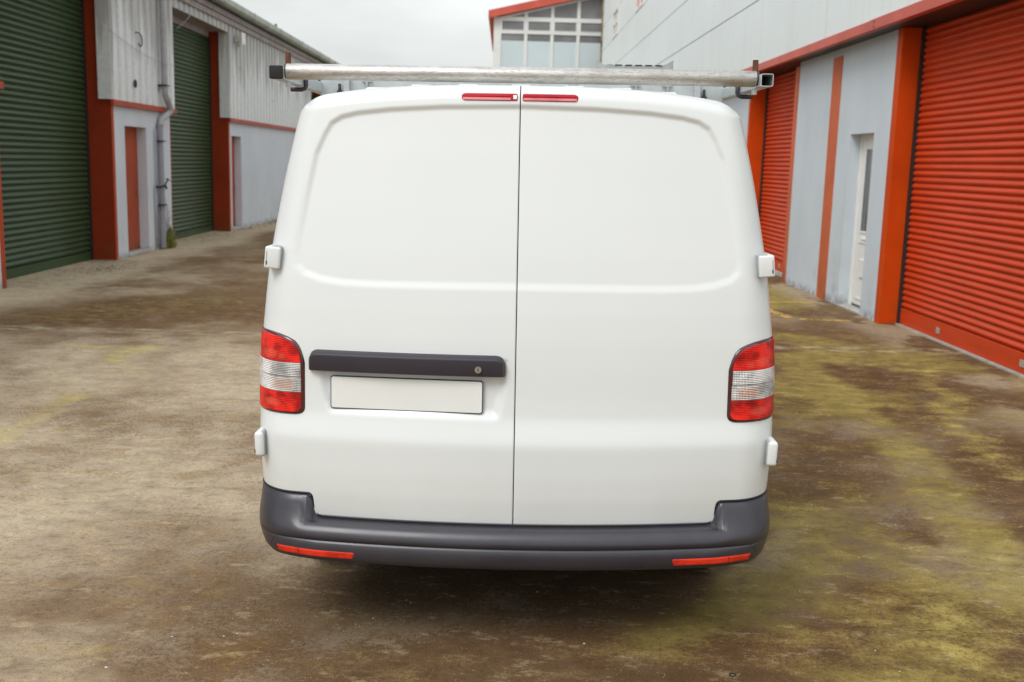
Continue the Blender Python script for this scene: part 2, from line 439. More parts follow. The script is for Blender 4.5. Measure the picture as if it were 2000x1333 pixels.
# ------------------------------------------------------------------ ground: one concrete yard sheet out to the horizon
def axis(lo, hi, step, far, grow=1.35):
    a = list(np.arange(lo, hi + 1e-6, step)); s = step
    while a[-1] < far: s *= grow; a.append(a[-1] + s)
    s = step
    while a[0] > -far: s *= grow; a.insert(0, a[0] - s)
    return np.array(a)
gx = axis(-7.0, 5.2, 0.045, 600); gy = axis(2.6, 20.0, 0.045, 800)
GX, GY = np.meshgrid(gx, gy)
wx = GX + 0.9 * (fbm(GX * .6 + 5, GY * .6) - .5) + 0.25 * (fbm(GX * 2.3, GY * 2.3 + 9) - .5)
wy = GY + 1.1 * (fbm(GX * .6 + 40, GY * .6 + 7) - .5) + 0.25 * (fbm(GX * 2.3 + 60, GY * 2.3) - .5)
def seg(x0, y0, x1, y1, w):
    dx, dy = x1 - x0, y1 - y0
    t = np.clip(((wx - x0) * dx + (wy - y0) * dy) / (dx * dx + dy * dy + 1e-9), 0, 1)
    return np.exp(-(((wx - x0 - t * dx) ** 2 + (wy - y0 - t * dy) ** 2) / (w * w)))
def segx(x0, y0, x1, y1, w):      # straight, barely warped
    X, Y = GX + 0.12 * (fbm(GX * 1.7, GY * 1.7) - .5), GY
    dx, dy = x1 - x0, y1 - y0
    t = np.clip(((X - x0) * dx + (Y - y0) * dy) / (dx * dx + dy * dy), 0, 1)
    return np.exp(-((np.hypot(X - x0 - t * dx, Y - y0 - t * dy) / w) ** 4))
# stain maps and under-van shade
big = fbm(GX * .45 + 3, GY * .45 + 11, 5)
med = fbm(GX * 1.3 + 8, GY * 1.1, 6, .6)
fine = fbm(GX * 4 + 1, GY * 3.2, 5, .6)
right = sstep(-0.2, 1.6, wx)
# brown: damp dark concrete
brown = 0.9 * sstep(.50, .66, .5 * big + .5 * med) * (0.35 + .65 * right)
brown += 0.85 * seg(-4.6, 11.6, -1.2, 12.6, 1.15) + 0.55 * seg(-2.5, 15, -3.5, 20, 1.5)
brown += 0.8 * seg(-.1, 3.35, 1.6, 3.5, .45) + .5 * seg(0.5, 3.0, 3, 3.3, .6) + 0.5 * seg(-.9, 3.7, .0, 3.3, .25)
brown += 0.65 * seg(3.2, 7.8, 2.6, 9.4, .45) + .6 * seg(1.5, 5.4, 2.2, 7.0, .4) + .75 * seg(2.75, 5.6, 3.4, 7.0, .3)
brown += 0.7 * seg(1.6, 4.0, 2.5, 3.6, .22) + .6 * seg(2.3, 5.0, 2.9, 5.0, .22) + .4 * seg(2.6, 10.2, 3.4, 11.5, .7)
brown += 0.22 * right + .5 * sstep(.53, .62, med) * right
brown = np.clip(brown * (0.55 + 0.9 * fine), 0, 1)
# olive: algae film
olive = sstep(.43, .63, fbm(GX * .8 + 70, GY * .8, 5)) * sstep(0.4, 1.9, wx) * .70
olive += (0.5 * segx(2.80, 10.0, 2.62, 6.6, .20) + .75 * segx(2.62, 6.6, 2.33, 4.3, .19)) * (.15 + 1.5 * med)
olive += .35 * seg(1.3, 5.2, 1.9, 5.6, .4) + .2 * seg(1.6, 8.5, 3.2, 8.2, .9)
olive += 0.75 * seg(1.3, 4.45, .75, 3.7, .22) + .7 * seg(1.4, 3.1, 1.9, 4.1, .28) + .25 * seg(-.4, 3.2, .1, 3.1, .3)
olive += 0.5 * seg(3.0, 13.5, 3.6, 15, .6) + .25 * seg(-5, 11.5, -3.5, 12.5, .6)
olive = np.clip(olive * (0.5 + 1.0 * med), 0, 1) * sstep(-1.5, .2, wx + 10 * (wy > 9))
# yellow: bright moss streaks and old worn marking paint
yel = .9 * segx(-3.35, 9.0, -3.32, 9.55, .13) + .8 * segx(-3.9, 9.55, -3.2, 9.6, .09) + .65 * segx(-3.1, 6.2, -3.1, 7.7, .10)
yel += .8 * seg(3.75, 9.4, 3.35, 7.4, .15) + .5 * seg(3.3, 7.2, 3.15, 6.3, .12) + .3 * seg(-3.2, 8.6, -3.1, 8.2, .15)
yel += .45 * seg(1.05, 4.4, .95, 4.0, .14) + .4 * seg(1.7, 3.6, 1.75, 3.9, .12)
yel = np.clip(.95 * yel * (0.1 + 1.6 * fine), 0, 1)
# pale: clean light concrete, aprons along both buildings
pale = sstep(4.3, 3.3, np.abs(wx - 8.3) - .1) * .0 + sstep(3.7, 4.3, GX + .3 * (med - .5)) * .9 + sstep(-5.1, -5.8, GX + .8 * (med - .5)) * .75
pale += sstep(.52, .68, fbm(GX * .9 + 33, GY * .7 + 2, 6)) * .55
pale += .7 * seg(1.0, 4.35, 1.6, 5.2, .12) + .6 * seg(2.4, 4.0, 2.6, 4.6, .10) + .5 * seg(3.4, 9.9, 4.2, 7.5, .28)
pale = np.clip(pale * (0.5 + fine), 0, 1)
tone = .12 + .75 * sstep(5.4, 3.9, wy) + .7 * sstep(9.7, 10.9, wy) * sstep(-5.9, -5.2, GX) + .75 * right + 1.5 * (med - .48) + .6 * (fine - .5)
tone = np.clip(tone, 0, 1)
damp_shade = seg(-.3, 4.35, .6, 4.35, .62) * .9 + .35 * seg(-.2, 3.2, 1.2, 3.25, .16)  # shade under the van painted into the ground, plus a damp strip in front
damp_shade = np.clip(damp_shade * (.45 + 1.0 * fine), 0, 1)
gv = np.stack([GX.ravel(), GY.ravel(), np.zeros(GX.size)], 1)
ground = link_mesh('ground', gv, grid_faces(len(gy), len(gx)), None or M['stone'])
ground['kind'] = 'structure'
ca = ground.data.color_attributes.new('stain', 'FLOAT_COLOR', 'POINT')
ca.data.foreach_set('color', np.stack([brown, olive, yel, pale], 2).reshape(-1).astype(np.float32))

ca2 = ground.data.color_attributes.new('wear', 'FLOAT_COLOR', 'POINT')  # red: ground tone; green: painted under-van shade and damp strip
ca2.data.foreach_set('color', np.stack([tone, damp_shade, tone * 0, tone * 0 + 1], 2).reshape(-1).astype(np.float32))

def ground_mat():
    t = NT('stained_yard_concrete')
    colr, alpha = t.attr('stain')
    sep = t.n.new('ShaderNodeSeparateColor'); t.l.new(colr, sep.inputs[0])
    p = t.pos; x, y, z = t.xyz()
    n1 = t.noise(p, 1.7, 6, 0.6); n2 = t.noise(p, 9, 6, 0.65); n3 = t.noise(p, 46, 5, 0.7); n4 = t.noise(p, 190, 3, 0.7)
    streak = t.noise(t.map(p, (0.7, 2.4, 1), (0, 0, 0.15)), 3.0, 6, 0.65)
    wcol, _wa = t.attr('wear')
    ws = t.n.new('ShaderNodeSeparateColor'); t.l.new(wcol, ws.inputs[0])
    n5 = t.noise(t.map(p, (1, 1.5, 1), (0, 0, .3)), 4.2, 8, 0.68)
    j = t.math('ADD', t.mr(n5, 0.3, 0.7, -0.30, 0.30), t.mr(n3, 0.3, 0.7, -0.30, 0.30))
    c = t.mix(t.mr(n1, 0.35, 0.65), (0.43, 0.35, 0.255), (0.52, 0.43, 0.32))
    c = t.mix(t.mr(t.math('ADD', ws.outputs[0], j), 0.0, 1.0), c, (0.180, 0.118, 0.072))
    c = t.mix(t.mr(streak, 0.5, 0.72, 0, 0.5), c, (0.20, 0.145, 0.095))
    c = t.mix(t.mr(t.math('ADD', alpha, j), 0.15, 0.95, 0, 0.75), c, (0.53, 0.45, 0.325))
    c = t.mix(t.mr(t.math('ADD', sep.outputs[0], j), 0.10, 0.70, 0, 0.88), c, (0.115, 0.062, 0.030))
    c = t.mix(t.mr(t.math('ADD', sep.outputs[1], j), 0.10, 0.85, 0, 0.66), c, (0.345, 0.28, 0.095))
    c = t.mix(t.mr(t.math('ADD', sep.outputs[2], j), 0.15, 0.9, 0, 0.6), c, (0.52, 0.43, 0.15))
    c = t.mix(t.mr(t.math('ADD', ws.outputs[1], t.math('MULTIPLY', j, .7)), 0.15, 0.8, 0, 0.8), c, (0.062, 0.042, 0.026))  # darkens the concrete under the van as painted shade
    n6 = t.noise(t.map(p, (1, 1.3, 1), (0, 0, -.4)), 11, 10, 0.78)
    n7 = t.noise(t.map(p, (1, 1.8, 1), (0, 0, .25), (7, 3, 0)), 5.5, 10, 0.8)
    c = t.mix(t.mr(n6, 0.50, 0.60, 0, 0.5), c, t.mix(0.6, c, (0.07, 0.04, 0.018)))
    c = t.mix(t.mr(n7, 0.55, 0.62, 0, 0.5), c, t.mix(0.62, c, (0.60, 0.50, 0.33)))
    # aggregate grain, pits and pale flecks
    c = t.mix(t.mr(n3, 0.52, 0.68, 0, 0.55), c, t.mix(0.68, c, (0.05, 0.03, 0.02)))
    c = t.mix(t.mr(n4, 0.51, 0.62, 0, 0.85), c, t.mix(0.6, c, (0.04, 0.025, 0.015)))
    c = t.mix(t.mr(n4, 0.30, 0.44, 0.55, 0), c, t.mix(0.5, c, (0.62, 0.55, 0.43)))
    fl = t.math('MULTIPLY', t.mr(t.noise(p, 24, 4, .8), 0.66, 0.72), t.mr(n1, 0.45, 0.6))
    c = t.mix(t.math('MULTIPLY', fl, 0.4), c, (0.58, 0.50, 0.36))
    # open pits and stone chips of the worn surface
    vd = t.vor(t.map(p, (1, 1, 1), (0, 0, .5)), 95)
    vm = t.math('MULTIPLY', t.mr(vd, 0.18, 0.34, 1, 0), t.mr(t.noise(p, 17, 4, .7), 0.50, 0.60))
    c = t.mix(t.math('MULTIPLY', vm, 0.62), c, t.mix(0.6, c, (0.03, 0.02, 0.012)))
    vp = t.math('MULTIPLY', t.mr(t.vor(t.map(p, (1, 1, 1), (0, 0, 1.1), (3, 5, 0)), 70), 0.12, 0.22, 1, 0), t.mr(t.noise(t.map(p, (1, 1, 1), (0, 0, 0), (9, 2, 0)), 13, 4, .7), 0.55, 0.62))
    c = t.mix(t.math('MULTIPLY', vp, 0.55), c, (0.60, 0.53, 0.42))
    # expansion joints
    def joint(expr, w, lo=None, hi=None):
        d = t.math('ABSOLUTE', t.math('ADD', expr, t.mr(t.noise(p, 3.5, 4), 0.3, 0.7, -0.018, 0.018)))
        m = t.mr(d, w * 0.4, w, 1, 0)
        if lo is not None: m = t.math('MULTIPLY', m, t.mr(x, lo, lo + .4))
        return m, d
    j1, d1 = joint(t.math('SUBTRACT', y, t.math('MULTIPLY_ADD', x, -0.0, 10.50)), 0.022)
    j2, d2 = joint(t.math('SUBTRACT', y, t.math('MULTIPLY_ADD', x, -0.075, 4.04)), 0.007, 1.1)
    j3, d3 = joint(t.math('SUBTRACT', x, 3.86), 0.012)
    band = t.math('MULTIPLY', t.math('MULTIPLY', t.mr(d1, 0.03, 0.22, 1, 0, True), 0.45), t.mr(n5, .42, .6))
    c = t.mix(band, c, (0.47, 0.41, 0.31))
    brk = t.mr(t.noise(p, 2.2, 3), 0.42, 0.5)
    jm = t.math('MAXIMUM', t.math('MULTIPLY', j1, 0.75), t.math('MAXIMUM', j2, t.math('MULTIPLY', j3, 0.0)))
    c = t.mix(t.math('MULTIPLY', t.math('MULTIPLY', jm, brk), 0.8), c, (0.08, 0.06, 0.04))
    ct = t.math('ADD', t.mr(n5, .34, .66, .76, 1.26), t.math('ADD', t.mr(n3, .35, .65, -.15, .15), t.mr(n4, .35, .65, -.16, .16)))
    cb = t.n.new('ShaderNodeCombineColor')
    for k_ in range(3): t.l.new(ct, cb.inputs[k_])
    c = t.mix(1.0, c, cb.outputs[0], 'MULTIPLY')
    hs = t.n.new('ShaderNodeHueSaturation'); hs.inputs['Saturation'].default_value = 1.09; hs.inputs['Value'].default_value = 1.10
    t.l.new(c, hs.inputs['Color']); c = hs.outputs[0]
    t.P(Base_Color=c, Roughness=t.mr(sep.outputs[0], 0, 1, 0.92, 0.80), Specular_IOR_Level=0.03)
    h = t.math('ADD', t.math('MULTIPLY', n2, 0.8), t.math('ADD', t.math('MULTIPLY', n3, 0.5), t.math('MULTIPLY', n4, 0.35)))
    h = t.math('SUBTRACT', h, t.math('MULTIPLY', jm, 0.8))
    t.bump(h, 0.55, 0.012)
    return t.m
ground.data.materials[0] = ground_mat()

# worn yellow corner marking by the right-hand building
def worn_line_mat():
    t = NT('worn_yellow_line_paint')
    n = t.math('ADD', t.math('MULTIPLY', t.noise(t.pos, 6, 5, .7), .6), t.math('MULTIPLY', t.noise(t.pos, 30, 4, .7), .4))
    tr = t.n.new('ShaderNodeBsdfTransparent'); mx = t.n.new('ShaderNodeMixShader')
    t.P(Base_Color=(0.60, 0.37, 0.075), Roughness=0.8)
    t.l.new(t.mr(n, 0.46, 0.58), mx.inputs[0]); t.l.new(t.b.outputs[0], mx.inputs[1]); t.l.new(tr.outputs[0], mx.inputs[2])
    t.l.new(mx.outputs[0], t.out.inputs[0]); return t.m
M['line'] = worn_line_mat()
mb = MB()
def strip(pts, w):
    for (x0, y0), (x1, y1) in zip(pts[:-1], pts[1:]):
        d = Vector((x1 - x0, y1 - y0)).normalized(); n = Vector((-d.y, d.x)) * w / 2
        k = 14
        v = []
        for i in range(k + 1):
            a = i / k; x, y = x0 + (x1 - x0) * a, y0 + (y1 - y0) * a
            v += [(x - n.x, y - n.y, .004), (x + n.x, y + n.y, .004)]
        mb.add(v, [(2 * i, 2 * i + 2, 2 * i + 3, 2 * i + 1) for i in range(k)])
strip([(3.36, 13.7), (3.50, 12.60)], .12); strip([(3.58, 12.58), (4.2, 12.50)], .13); strip([(3.3, 14.10), (4.3, 14.16)], .11)
o = mb.build('yellow_marking', M['line'])
o['label'] = 'worn yellow painted corner lines on the concrete in front of the white door'; o['category'] = 'road marking'; o['kind'] = 'structure'

# ------------------------------------------------------------------ roller shutters
def slat_profile(z0, z1, pitch, depth):
    """(offset towards the yard, z) points of curled laths"""
    pts = []; n = int(round((z1 - z0) / pitch)); p = (z1 - z0) / n
    for i in range(n):
        zb = z0 + i * p
        pts += [(0.0, zb), (-0.004, zb + p * .05), (0.002, zb + p * .12)]
        for k in range(1, 8):
            a = k / 8; pts.append((depth * math.sin(math.pi * (a * .92 + .06)) ** .8, zb + p * (.12 + .80 * a)))
        pts.append((0.001, zb + p * .955))
    pts.append((0, z1)); return pts
def shutter(parent, X, side, y0, y1, z0, z1, mat, pitch, rail_h, plates=(), label=None):
    """side=+1 when the yard lies towards +x of the shutter"""
    pr = slat_profile(z0 + rail_h, z1, pitch, pitch * .34)
    ny = max(2, int((y1 - y0) / 0.5)); v = []
    for i in range(ny + 1):
        y = y0 + (y1 - y0) * i / ny
        for o_, z in pr:
            s = 0.004 * math.sin(i * 1.7 + z * 3) * (1 if 0 < i < ny else 0)
            v.append((X + side * (o_ + s), y, z))
    n = len(pr)
    sh = link_mesh('roller_shutter', v, grid_faces(ny + 1, n), mat, parent, smooth=True, auto=50, label=label)
    b = MB().box(min(X - side * .02, X + side * .025), max(X - side * .02, X + side * .025), y0 + .01, y1 - .01, z0, z0 + rail_h - .004)
    br = b.build('bottom_rail', mat, sh, bevel=.004)
    br.location = (0, 0, 0)
    for yy in plates:
        MB().box(min(X + side * .026, X + side * .032), max(X + side * .026, X + side * .032), yy - .045, yy + .045, z0 + .06, z0 + .125).build('lock_plate', M['tag'], sh, bevel=.002)
    for yy, s in ((y0, 1), (y1, -1)):
        a, c = sorted((X - side * .03, X + side * .05)); d, e_ = sorted((yy, yy + s * .05))
        MB().box(a, c, d, e_, z0, z1).build('guide_rail', M['guide'], sh)
    return sh

def corrugated(Xf, side, y0, y1, z0, z1, pitch, depth):
    """trapezoidal ribs; outline runs along y"""
    pts = []; n = max(1, int(round((y1 - y0) / pitch))); p = (y1 - y0) / n
    for i in range(n):
        yb = y0 + i * p
        for a, d in ((0, 0), (.28, 0), (.36, 1), (.86, 1), (.94, 0)):
            pts.append((Xf - side * depth * (1 - d), yb + a * p))
    pts.append((Xf - side * depth, y1))
    v = []
    for z in (z0, z1):
        v += [(x, y, z) for x, y in pts]
    return v, grid_faces(2, len(pts))

# ------------------------------------------------------------------ LEFT BUILDING
XL, XLR, XC = -6.40, -6.82, -6.35
LB = new_empty('warehouse', (-10, 22, 0), label='long low warehouse on the left with green shutters, rust red piers and ribbed white cladding', category='building')
m = MB()
def pier_wall(y0, y1, doors=()):
    """lower plastered wall with recessed door openings"""
    ys = y0
    for (a, b) in doors:
        m.box(-10, XL, ys, a, 0, 2.62); m.box(-10, XL, a, b, 2.2, 2.62); m.box(-10, XL - .2, a, b, 0, 2.2)
        ys = b
    m.box(-10, XL, ys, y1, 0, 2.62)
pier_wall(3.0, 13.46)
pier_wall(17.55, 20.47, [(18.05, 19.12)])
pier_wall(24.85, 35.0, [(25.03, 25.93)])
pier_wall(38.2, 44.0)
for a, b in ((3.0, 13.46), (17.55, 20.47), (24.85, 35.0), (38.2, 44)):
    m.box(-10, XC - .06, a, b, 2.622, 4.9)
m.box(-16, -10.0, 3.0, 44.0, 0, 4.9)
m.build('wall', M['plaster_left'], LB)
# piers (faces of the openings turned to the camera)
for y in (17.5, 24.8, 38.1):
    MB().box(XLR - .03, XL, y - .04, y + .052, 0, 4.49).build('pier', M['pier_left'], LB, bevel=.004)
    MB().box(XL, XL + .006, y - .04, y + .06, 0, 2.56).build('pier_edge', M['edge_left'], LB)
MB().box(XL - .3, XL + .006, 13.462, 13.57, 0, 4.49).build('pier_edge', M['edge_left'], LB)
MB().box(XL - .3, XL + .004, 20.472, 20.50, 0, 2.58).build('pier_edge', M['edge_left'], LB)
# shutters in their recesses
shutter(LB, XLR, 1, 13.58, 17.46, 0.0, 4.37, M['green'], .0865, .14, label='nearer green roller shutter')
shutter(LB, XLR, 1, 20.51, 24.76, 0.0, 4.37, M['green'], .0865, .14, label='farther green roller shutter')
shutter(LB, XLR, 1, 35.02, 38.05, 0.0, 4.37, M['green'], .0865, .14, label='farthest green roller shutter')
for a, b in ((13.58, 17.46), (20.51, 24.76), (35.02, 38.05)):
    MB().box(XLR - .1, XLR + .04, a, b - .1, 4.372, 4.62).build('shutter_box', M['eave'], LB)
# cladding
for a, b in ((3.0, 13.62), (17.40, 20.70), (24.72, 35.02), (38.0, 44.0)):
    v, f = corrugated(XC, 1, a, b, 2.60, 4.66, .345, .075)
    link_mesh('cladding_panel', v, f, M['cladding'], LB)
    MB().box(XC - .03, XC + .018, a + .02, b + .03, 2.51, 2.60).build('flashing_strip', M['flashing_left'], LB, bevel=.004)
for y in (17.40, 24.72, 38.0):
    MB().box(XC - .22, XC + .004, y - .012, y, 2.60, 4.49).build('cladding_trim', M['cladding'], LB)
for a, b in ((13.62, 17.40), (20.70, 24.72), (35.02, 38.0)):
    v, f = corrugated(XC, 1, a, b, 4.49, 4.66, .335, .03)
    link_mesh('lintel_panel', v, f, M['cladding'], LB)
    MB().box(XLR, XC - .03, a, b, 4.49, 4.51).build('lintel_soffit', M['eave'], LB)
# eave flashing, gutter, roof
MB().box(XC - .05, XC + .05, 3.0, 44.0, 4.662, 4.78).box(XC - .05, XC + .09, 3.0, 44.0, 4.782, 4.90).build('eave_flashing', M['eave'], LB, bevel=.01)
m = MB()
prof = [(-6.20, 4.92), (-6.08, 4.92), (-6.04, 4.96), (-6.04, 5.07), (-6.055, 5.085), (-6.07, 5.07), (-6.07, 4.97), (-6.10, 4.95), (-6.19, 4.95)]
m.prism(prof, 1, 3.0, 44.0)
g = m.build('gutter', M['gutter'], LB)
for yy in np.arange(5.0, 44, 3.0):
    MB().box(-6.21, -6.03, yy - .03, yy + .03, 4.905, 4.918).box(-6.038, -6.030, yy - .03, yy + .03, 4.905, 5.09).build('gutter_joint', M['gutter'], g)
MB().add([(-6.16, 3, 5.02), (-6.16, 44, 5.02), (-16, 44, 7.0), (-16, 3, 7.0), (-6.16, 3, 4.96), (-6.16, 44, 4.96), (-16, 44, 6.9), (-16, 3, 6.9)],
         [(0, 1, 2, 3), (4, 7, 6, 5), (0, 3, 7, 4), (1, 5, 6, 2), (0, 4, 5, 1), (3, 2, 6, 7)]).build('roof', M['roof'], LB)
MB().tube([(-6.1, 28.6, 5.05), (-6.1, 28.6, 5.16)], .03, 8).build('gutter_outlet', M['iron'], LB)
# doors
for (a, b, lab) in ((18.05, 19.12, 'nearer orange red door'), (25.03, 25.93, 'farther orange red door')):
    d = MB().box(XL - .198, XL - .165, a + .01, b - .004, .06, 2.196).build('door', M['door_left'], LB, bevel=.003, label=lab)
    m = MB()
    for z in (.55, 1.15, 1.75):
        m.box(XL - .164, XL - .160, a + .1, b - .1, z - .23, z + .23)
    m.build('door_panel', M['door_left'], d, bevel=.002)
    MB().tube([(XL - .16, b - .1, 1.05), (XL - .11, b - .1, 1.05), (XL - .105, b - .2, 1.05)], .013, 8).build('door_handle', M['steel_small'], d, smooth=True)
    MB().box(XL - .17, XL + .03, a - .02, b + .02, 0, .055).build('door_step', M['stone'], LB, bevel=.012)
# downpipe
m = MB()
pth = [(-6.26, 19.8, 4.93), (-6.26, 19.8, 2.88), (-6.26, 19.82, 2.80), (-6.25, 19.98, 2.66), (-6.24, 20.05, 2.58)]
dp = m.tube(pth, .058, 14).build('downpipe', M['pipe_white'], LB, smooth=True, auto=60)
MB().tube([(-6.24, 20.05, 2.60), (-6.25, 20.05, 2.53), (-6.30, 19.92, 2.44), (-6.335, 19.75, 2.36), (-6.335, 19.70, 2.25)], .056, 14).build('pipe_bend', M['pipe_white'], dp, smooth=True, auto=60)
MB().tube([(-6.335, 19.70, 2.26), (-6.335, 19.70, .03)], .052, 14).build('lower_pipe', M['pipe_mauve'], dp, smooth=True, auto=60)
for z, x, y in ((2.93, -6.26, 19.8), (2.74, -6.255, 19.9), (2.57, -6.24, 20.05), (2.27, -6.335, 19.7), (4.6, -6.26, 19.8), (3.9, -6.26, 19.8)):
    MB().tube([(x, y, z - .02), (x, y, z + .02)], .066, 14).build('pipe_collar', M['pipe_white'] if z > 2.3 else M['pipe_mauve'], dp, smooth=True, auto=60)
for z, x, y in ((2.98, -6.26, 19.8), (1.98, -6.335, 19.7), (.82, -6.335, 19.7)):
    MB().box(-6.4, x + .06, y - .10, y + .10, z - .012, z + .012).build('pipe_bracket', M['iron'], dp)
tp = MB().tube([(-6.37, 19.45, 1.16), (-6.30, 19.5, 1.15), (-6.24, 19.6, 1.18), (-6.22, 19.62, 1.12)], .022, 8).build('garden_tap', M['iron'], LB, smooth=True)
MB().tube([(-6.25, 19.62, 1.18), (-6.22, 19.72, 1.30)], .014, 8).tube([(-6.25, 19.7, 1.30), (-6.2, 19.78, 1.26)], .010, 8).build('tap_lever', M['iron'], tp, smooth=True)
MB().tube([(-6.37, 19.45, 1.18), (-6.37, 19.45, .03)], .016, 8).build('supply_pipe', M['pipe_white'], tp, smooth=True)
MB().tube([(-6.365, 19.52, 2.2), (-6.365, 19.50, .05)], .016, 8).build('conduit', M['pipe_mauve'], LB, smooth=True)
# hook and vent hole on the cladding
ring = [(XC + .02, 18.76 + .10 * math.cos(a), 3.66 + .10 * math.sin(a)) for a in np.linspace(-2.6, 1.4, 14)]
MB().tube([(XC, 18.55, 3.77), (XC + .03, 18.62, 3.78), (XC + .03, 18.70, 3.77)] + ring[::-1], .010, 6).build('cable_hook', M['iron'], LB)
MB().tube([(XC - .01, 18.52, 2.92), (XC + .003, 18.52, 2.92)], .07, 16).build('vent_hole', M['black'], LB)
# floodlight
fl = MB().box(XC + .02, XC + .16, 25.16, 25.34, 4.32, 4.48).build('floodlight', M['light_body'], LB, bevel=.02)
MB().tube([(XC + .09, 25.24, 4.32), (XC + .10, 25.22, 4.25)], [.055, .04], 12).build('lamp_lens', M['light_body'], fl, smooth=True)
MB().box(XC + .18, XC + .19, 25.20, 25.52, 4.30, 4.56).build('side_plate', M['upvc'], fl, bevel=.004)
# loose cable sagging under the eave
pts = []
for a in np.linspace(0, 1, 24):
    pts.append((-6.32 + .02 * a, 17.0 + 3.55 * a, 3.72 - .42 * math.sin(math.pi * a * .55) + .10 * a))
MB().tube(pts, .006, 5).build('loose_cable', M['pipe_white'], LB)
pts = []
for a in np.linspace(0, 1, 20):
    pts.append((-6.3 + .2 * a, 20.72 + 1.5 * a, 4.10 + 1.0 * a ** 1.3))
MB().tube(pts, .0045, 5).build('loose_cable', M['pipe_white'], LB)

# ------------------------------------------------------------------ RIGHT BUILDING
XR, XU = 4.49, 4.25
RB = new_empty('warehouse', (9, 25, 0), label='tall pale grey warehouse on the right with orange shutters and coral flashing', category='building')
m = MB()
ZT = 3.42
m.box(XR, 9, 12.49, 13.10, 0, ZT); m.box(XR, 9, 13.10, 14.00, 2.25, ZT); m.box(XR + .20, 9, 13.10, 14.00, 0, 2.25); m.box(XR, 9, 14.00, 16.66, 0, ZT)
m.box(XR, 9, 19.72, 49.5, 0, ZT)
m.box(XR, 9, 3.0, 7.4, 0, ZT)
m.build('wall', M['plaster_right'], RB)
MB().box(XU + .07, 9.0, 3.0, 49.5, ZT + .002, 12.0).build('upper_wall', M['seam'], RB)
# sandwich panels: separate sheets with a shadow gap
zs = [3.517, 4.619, 5.71, 6.816, 7.912, 9.018, 10.144, 12.0]; ys = [3.0, 14.65, 22.8, 31.4, 39.9, 49.5]
wins = [(42.7, 44.6, 6.83, 7.90), (34.8, 36.9, 6.83, 7.90)]
m = MB()
def panel(ya, yb, za, zb):
    g_ = .012
    m.box(XU, XU + .066, ya + g_, yb - g_, za + g_, zb - g_)
for i in range(len(ys) - 1):
    for k in range(len(zs) - 1):
        ws = [w for w in wins if ys[i] <= w[0] < ys[i + 1] and zs[k] - .05 <= w[2] < zs[k + 1]]
        if ws:
            w_ = ws[0]
            m.box(XU, XU + .066, ys[i] + .012, w_[0], zs[k] + .012, zs[k + 1] - .012)
            m.box(XU, XU + .066, w_[1], ys[i + 1] - .012, zs[k] + .012, zs[k + 1] - .012)
        else: panel(ys[i], ys[i + 1], zs[k], zs[k + 1])
m.build('wall_panel', M['panel'], RB)
for (a, b, c, d) in wins:
    wf = MB().box(XU - .02, XU + .06, a, b, c, c + .09).box(XU - .02, XU + .06, a, b, d - .09, d).box(XU - .02, XU + .06, a, a + .12, c + .09, d - .09).box(XU - .02, XU + .06, b - .12, b, c + .09, d - .09) \
        .box(XU - .012, XU + .06, (a + b) / 2 - .06, (a + b) / 2 + .06, c + .09, d - .09).box(XU - .010, XU + .06, a + .12, b - .12, (c + d) / 2 - .04, (c + d) / 2 + .04).build('window', M['upvc'], RB)
    MB().box(XU + .03, XU + .05, a + .1, b - .1, c + .07, d - .07).build('pane', M['red_reflection'] if a < 40 else M['dark_glass'], wf)
# coral flashing with overlapping joints, dark soffit
fy = [3.0, 8.5, 12.76, 18.6, 26.0, 33.0, 40.0, 49.5]
for i, (a, b) in enumerate(zip(fy[:-1], fy[1:])):
    e_ = .004 * (i % 2)
    MB().prism([(XU - .03 - e_, 3.517 + e_), (XU - .03 - e_, 3.403), (XU + .05, 3.400), (XU + .05, 3.41), (XU - .02 - e_, 3.412), (XU - .02 - e_, 3.507), (XU + .02, 3.522)], 1, a, b + .02).build('flashing_strip', M['flashing'], RB)
for z in (3.43, 3.49): MB().box(XU - .038, XU - .026, 12.60, 12.63, z - .012, z + .012).build('rivet', M['rust'], RB)
MB().box(XU + .052, 4.80, 3.0, 49.5, 3.402, 3.418).build('soffit', M['iron'], RB)
# piers, painted band
MB().box(XR - .03, XR + .30, 12.33, 12.49, 0, 3.40).build('pier', M['pier_right'], RB, bevel=.006, label='nearer orange pier')
MB().box(XR - .07, XR + .32, 19.60, 19.72, 0, 3.40).build('pier', M['pier_right'], RB, bevel=.006, label='farther orange pier')
MB().box(XR - .015, XR, 14.55, 14.93, 0, 3.30).build('painted_band', M['band_right'], RB)
MB().box(XR - .02, XR + .25, 16.662, 16.82, 0, 3.34).build('pier_edge', M['band_right'], RB, bevel=.004)
shutter(RB, 4.72, -1, 7.4, 12.33, 0.02, 3.40, M['orange'], .072, .19, plates=(9.30, 11.18), label='nearer orange roller shutter')
shutter(RB, 4.74, -1, 16.86, 19.6, 0.06, 3.40, M['orange'], .076, .17, plates=(17.95,), label='farther orange roller shutter')
MB().box(4.66, 9, 7.4, 12.33, -.02, .018).build('threshold', M['stone'], RB)
MB().box(4.66, 9, 16.86, 19.6, -.02, .055).build('threshold', M['stone'], RB)
MB().box(5.4, 9, 7.38, 19.9, 0, 3.40).build('inner_wall', M['black'], RB)
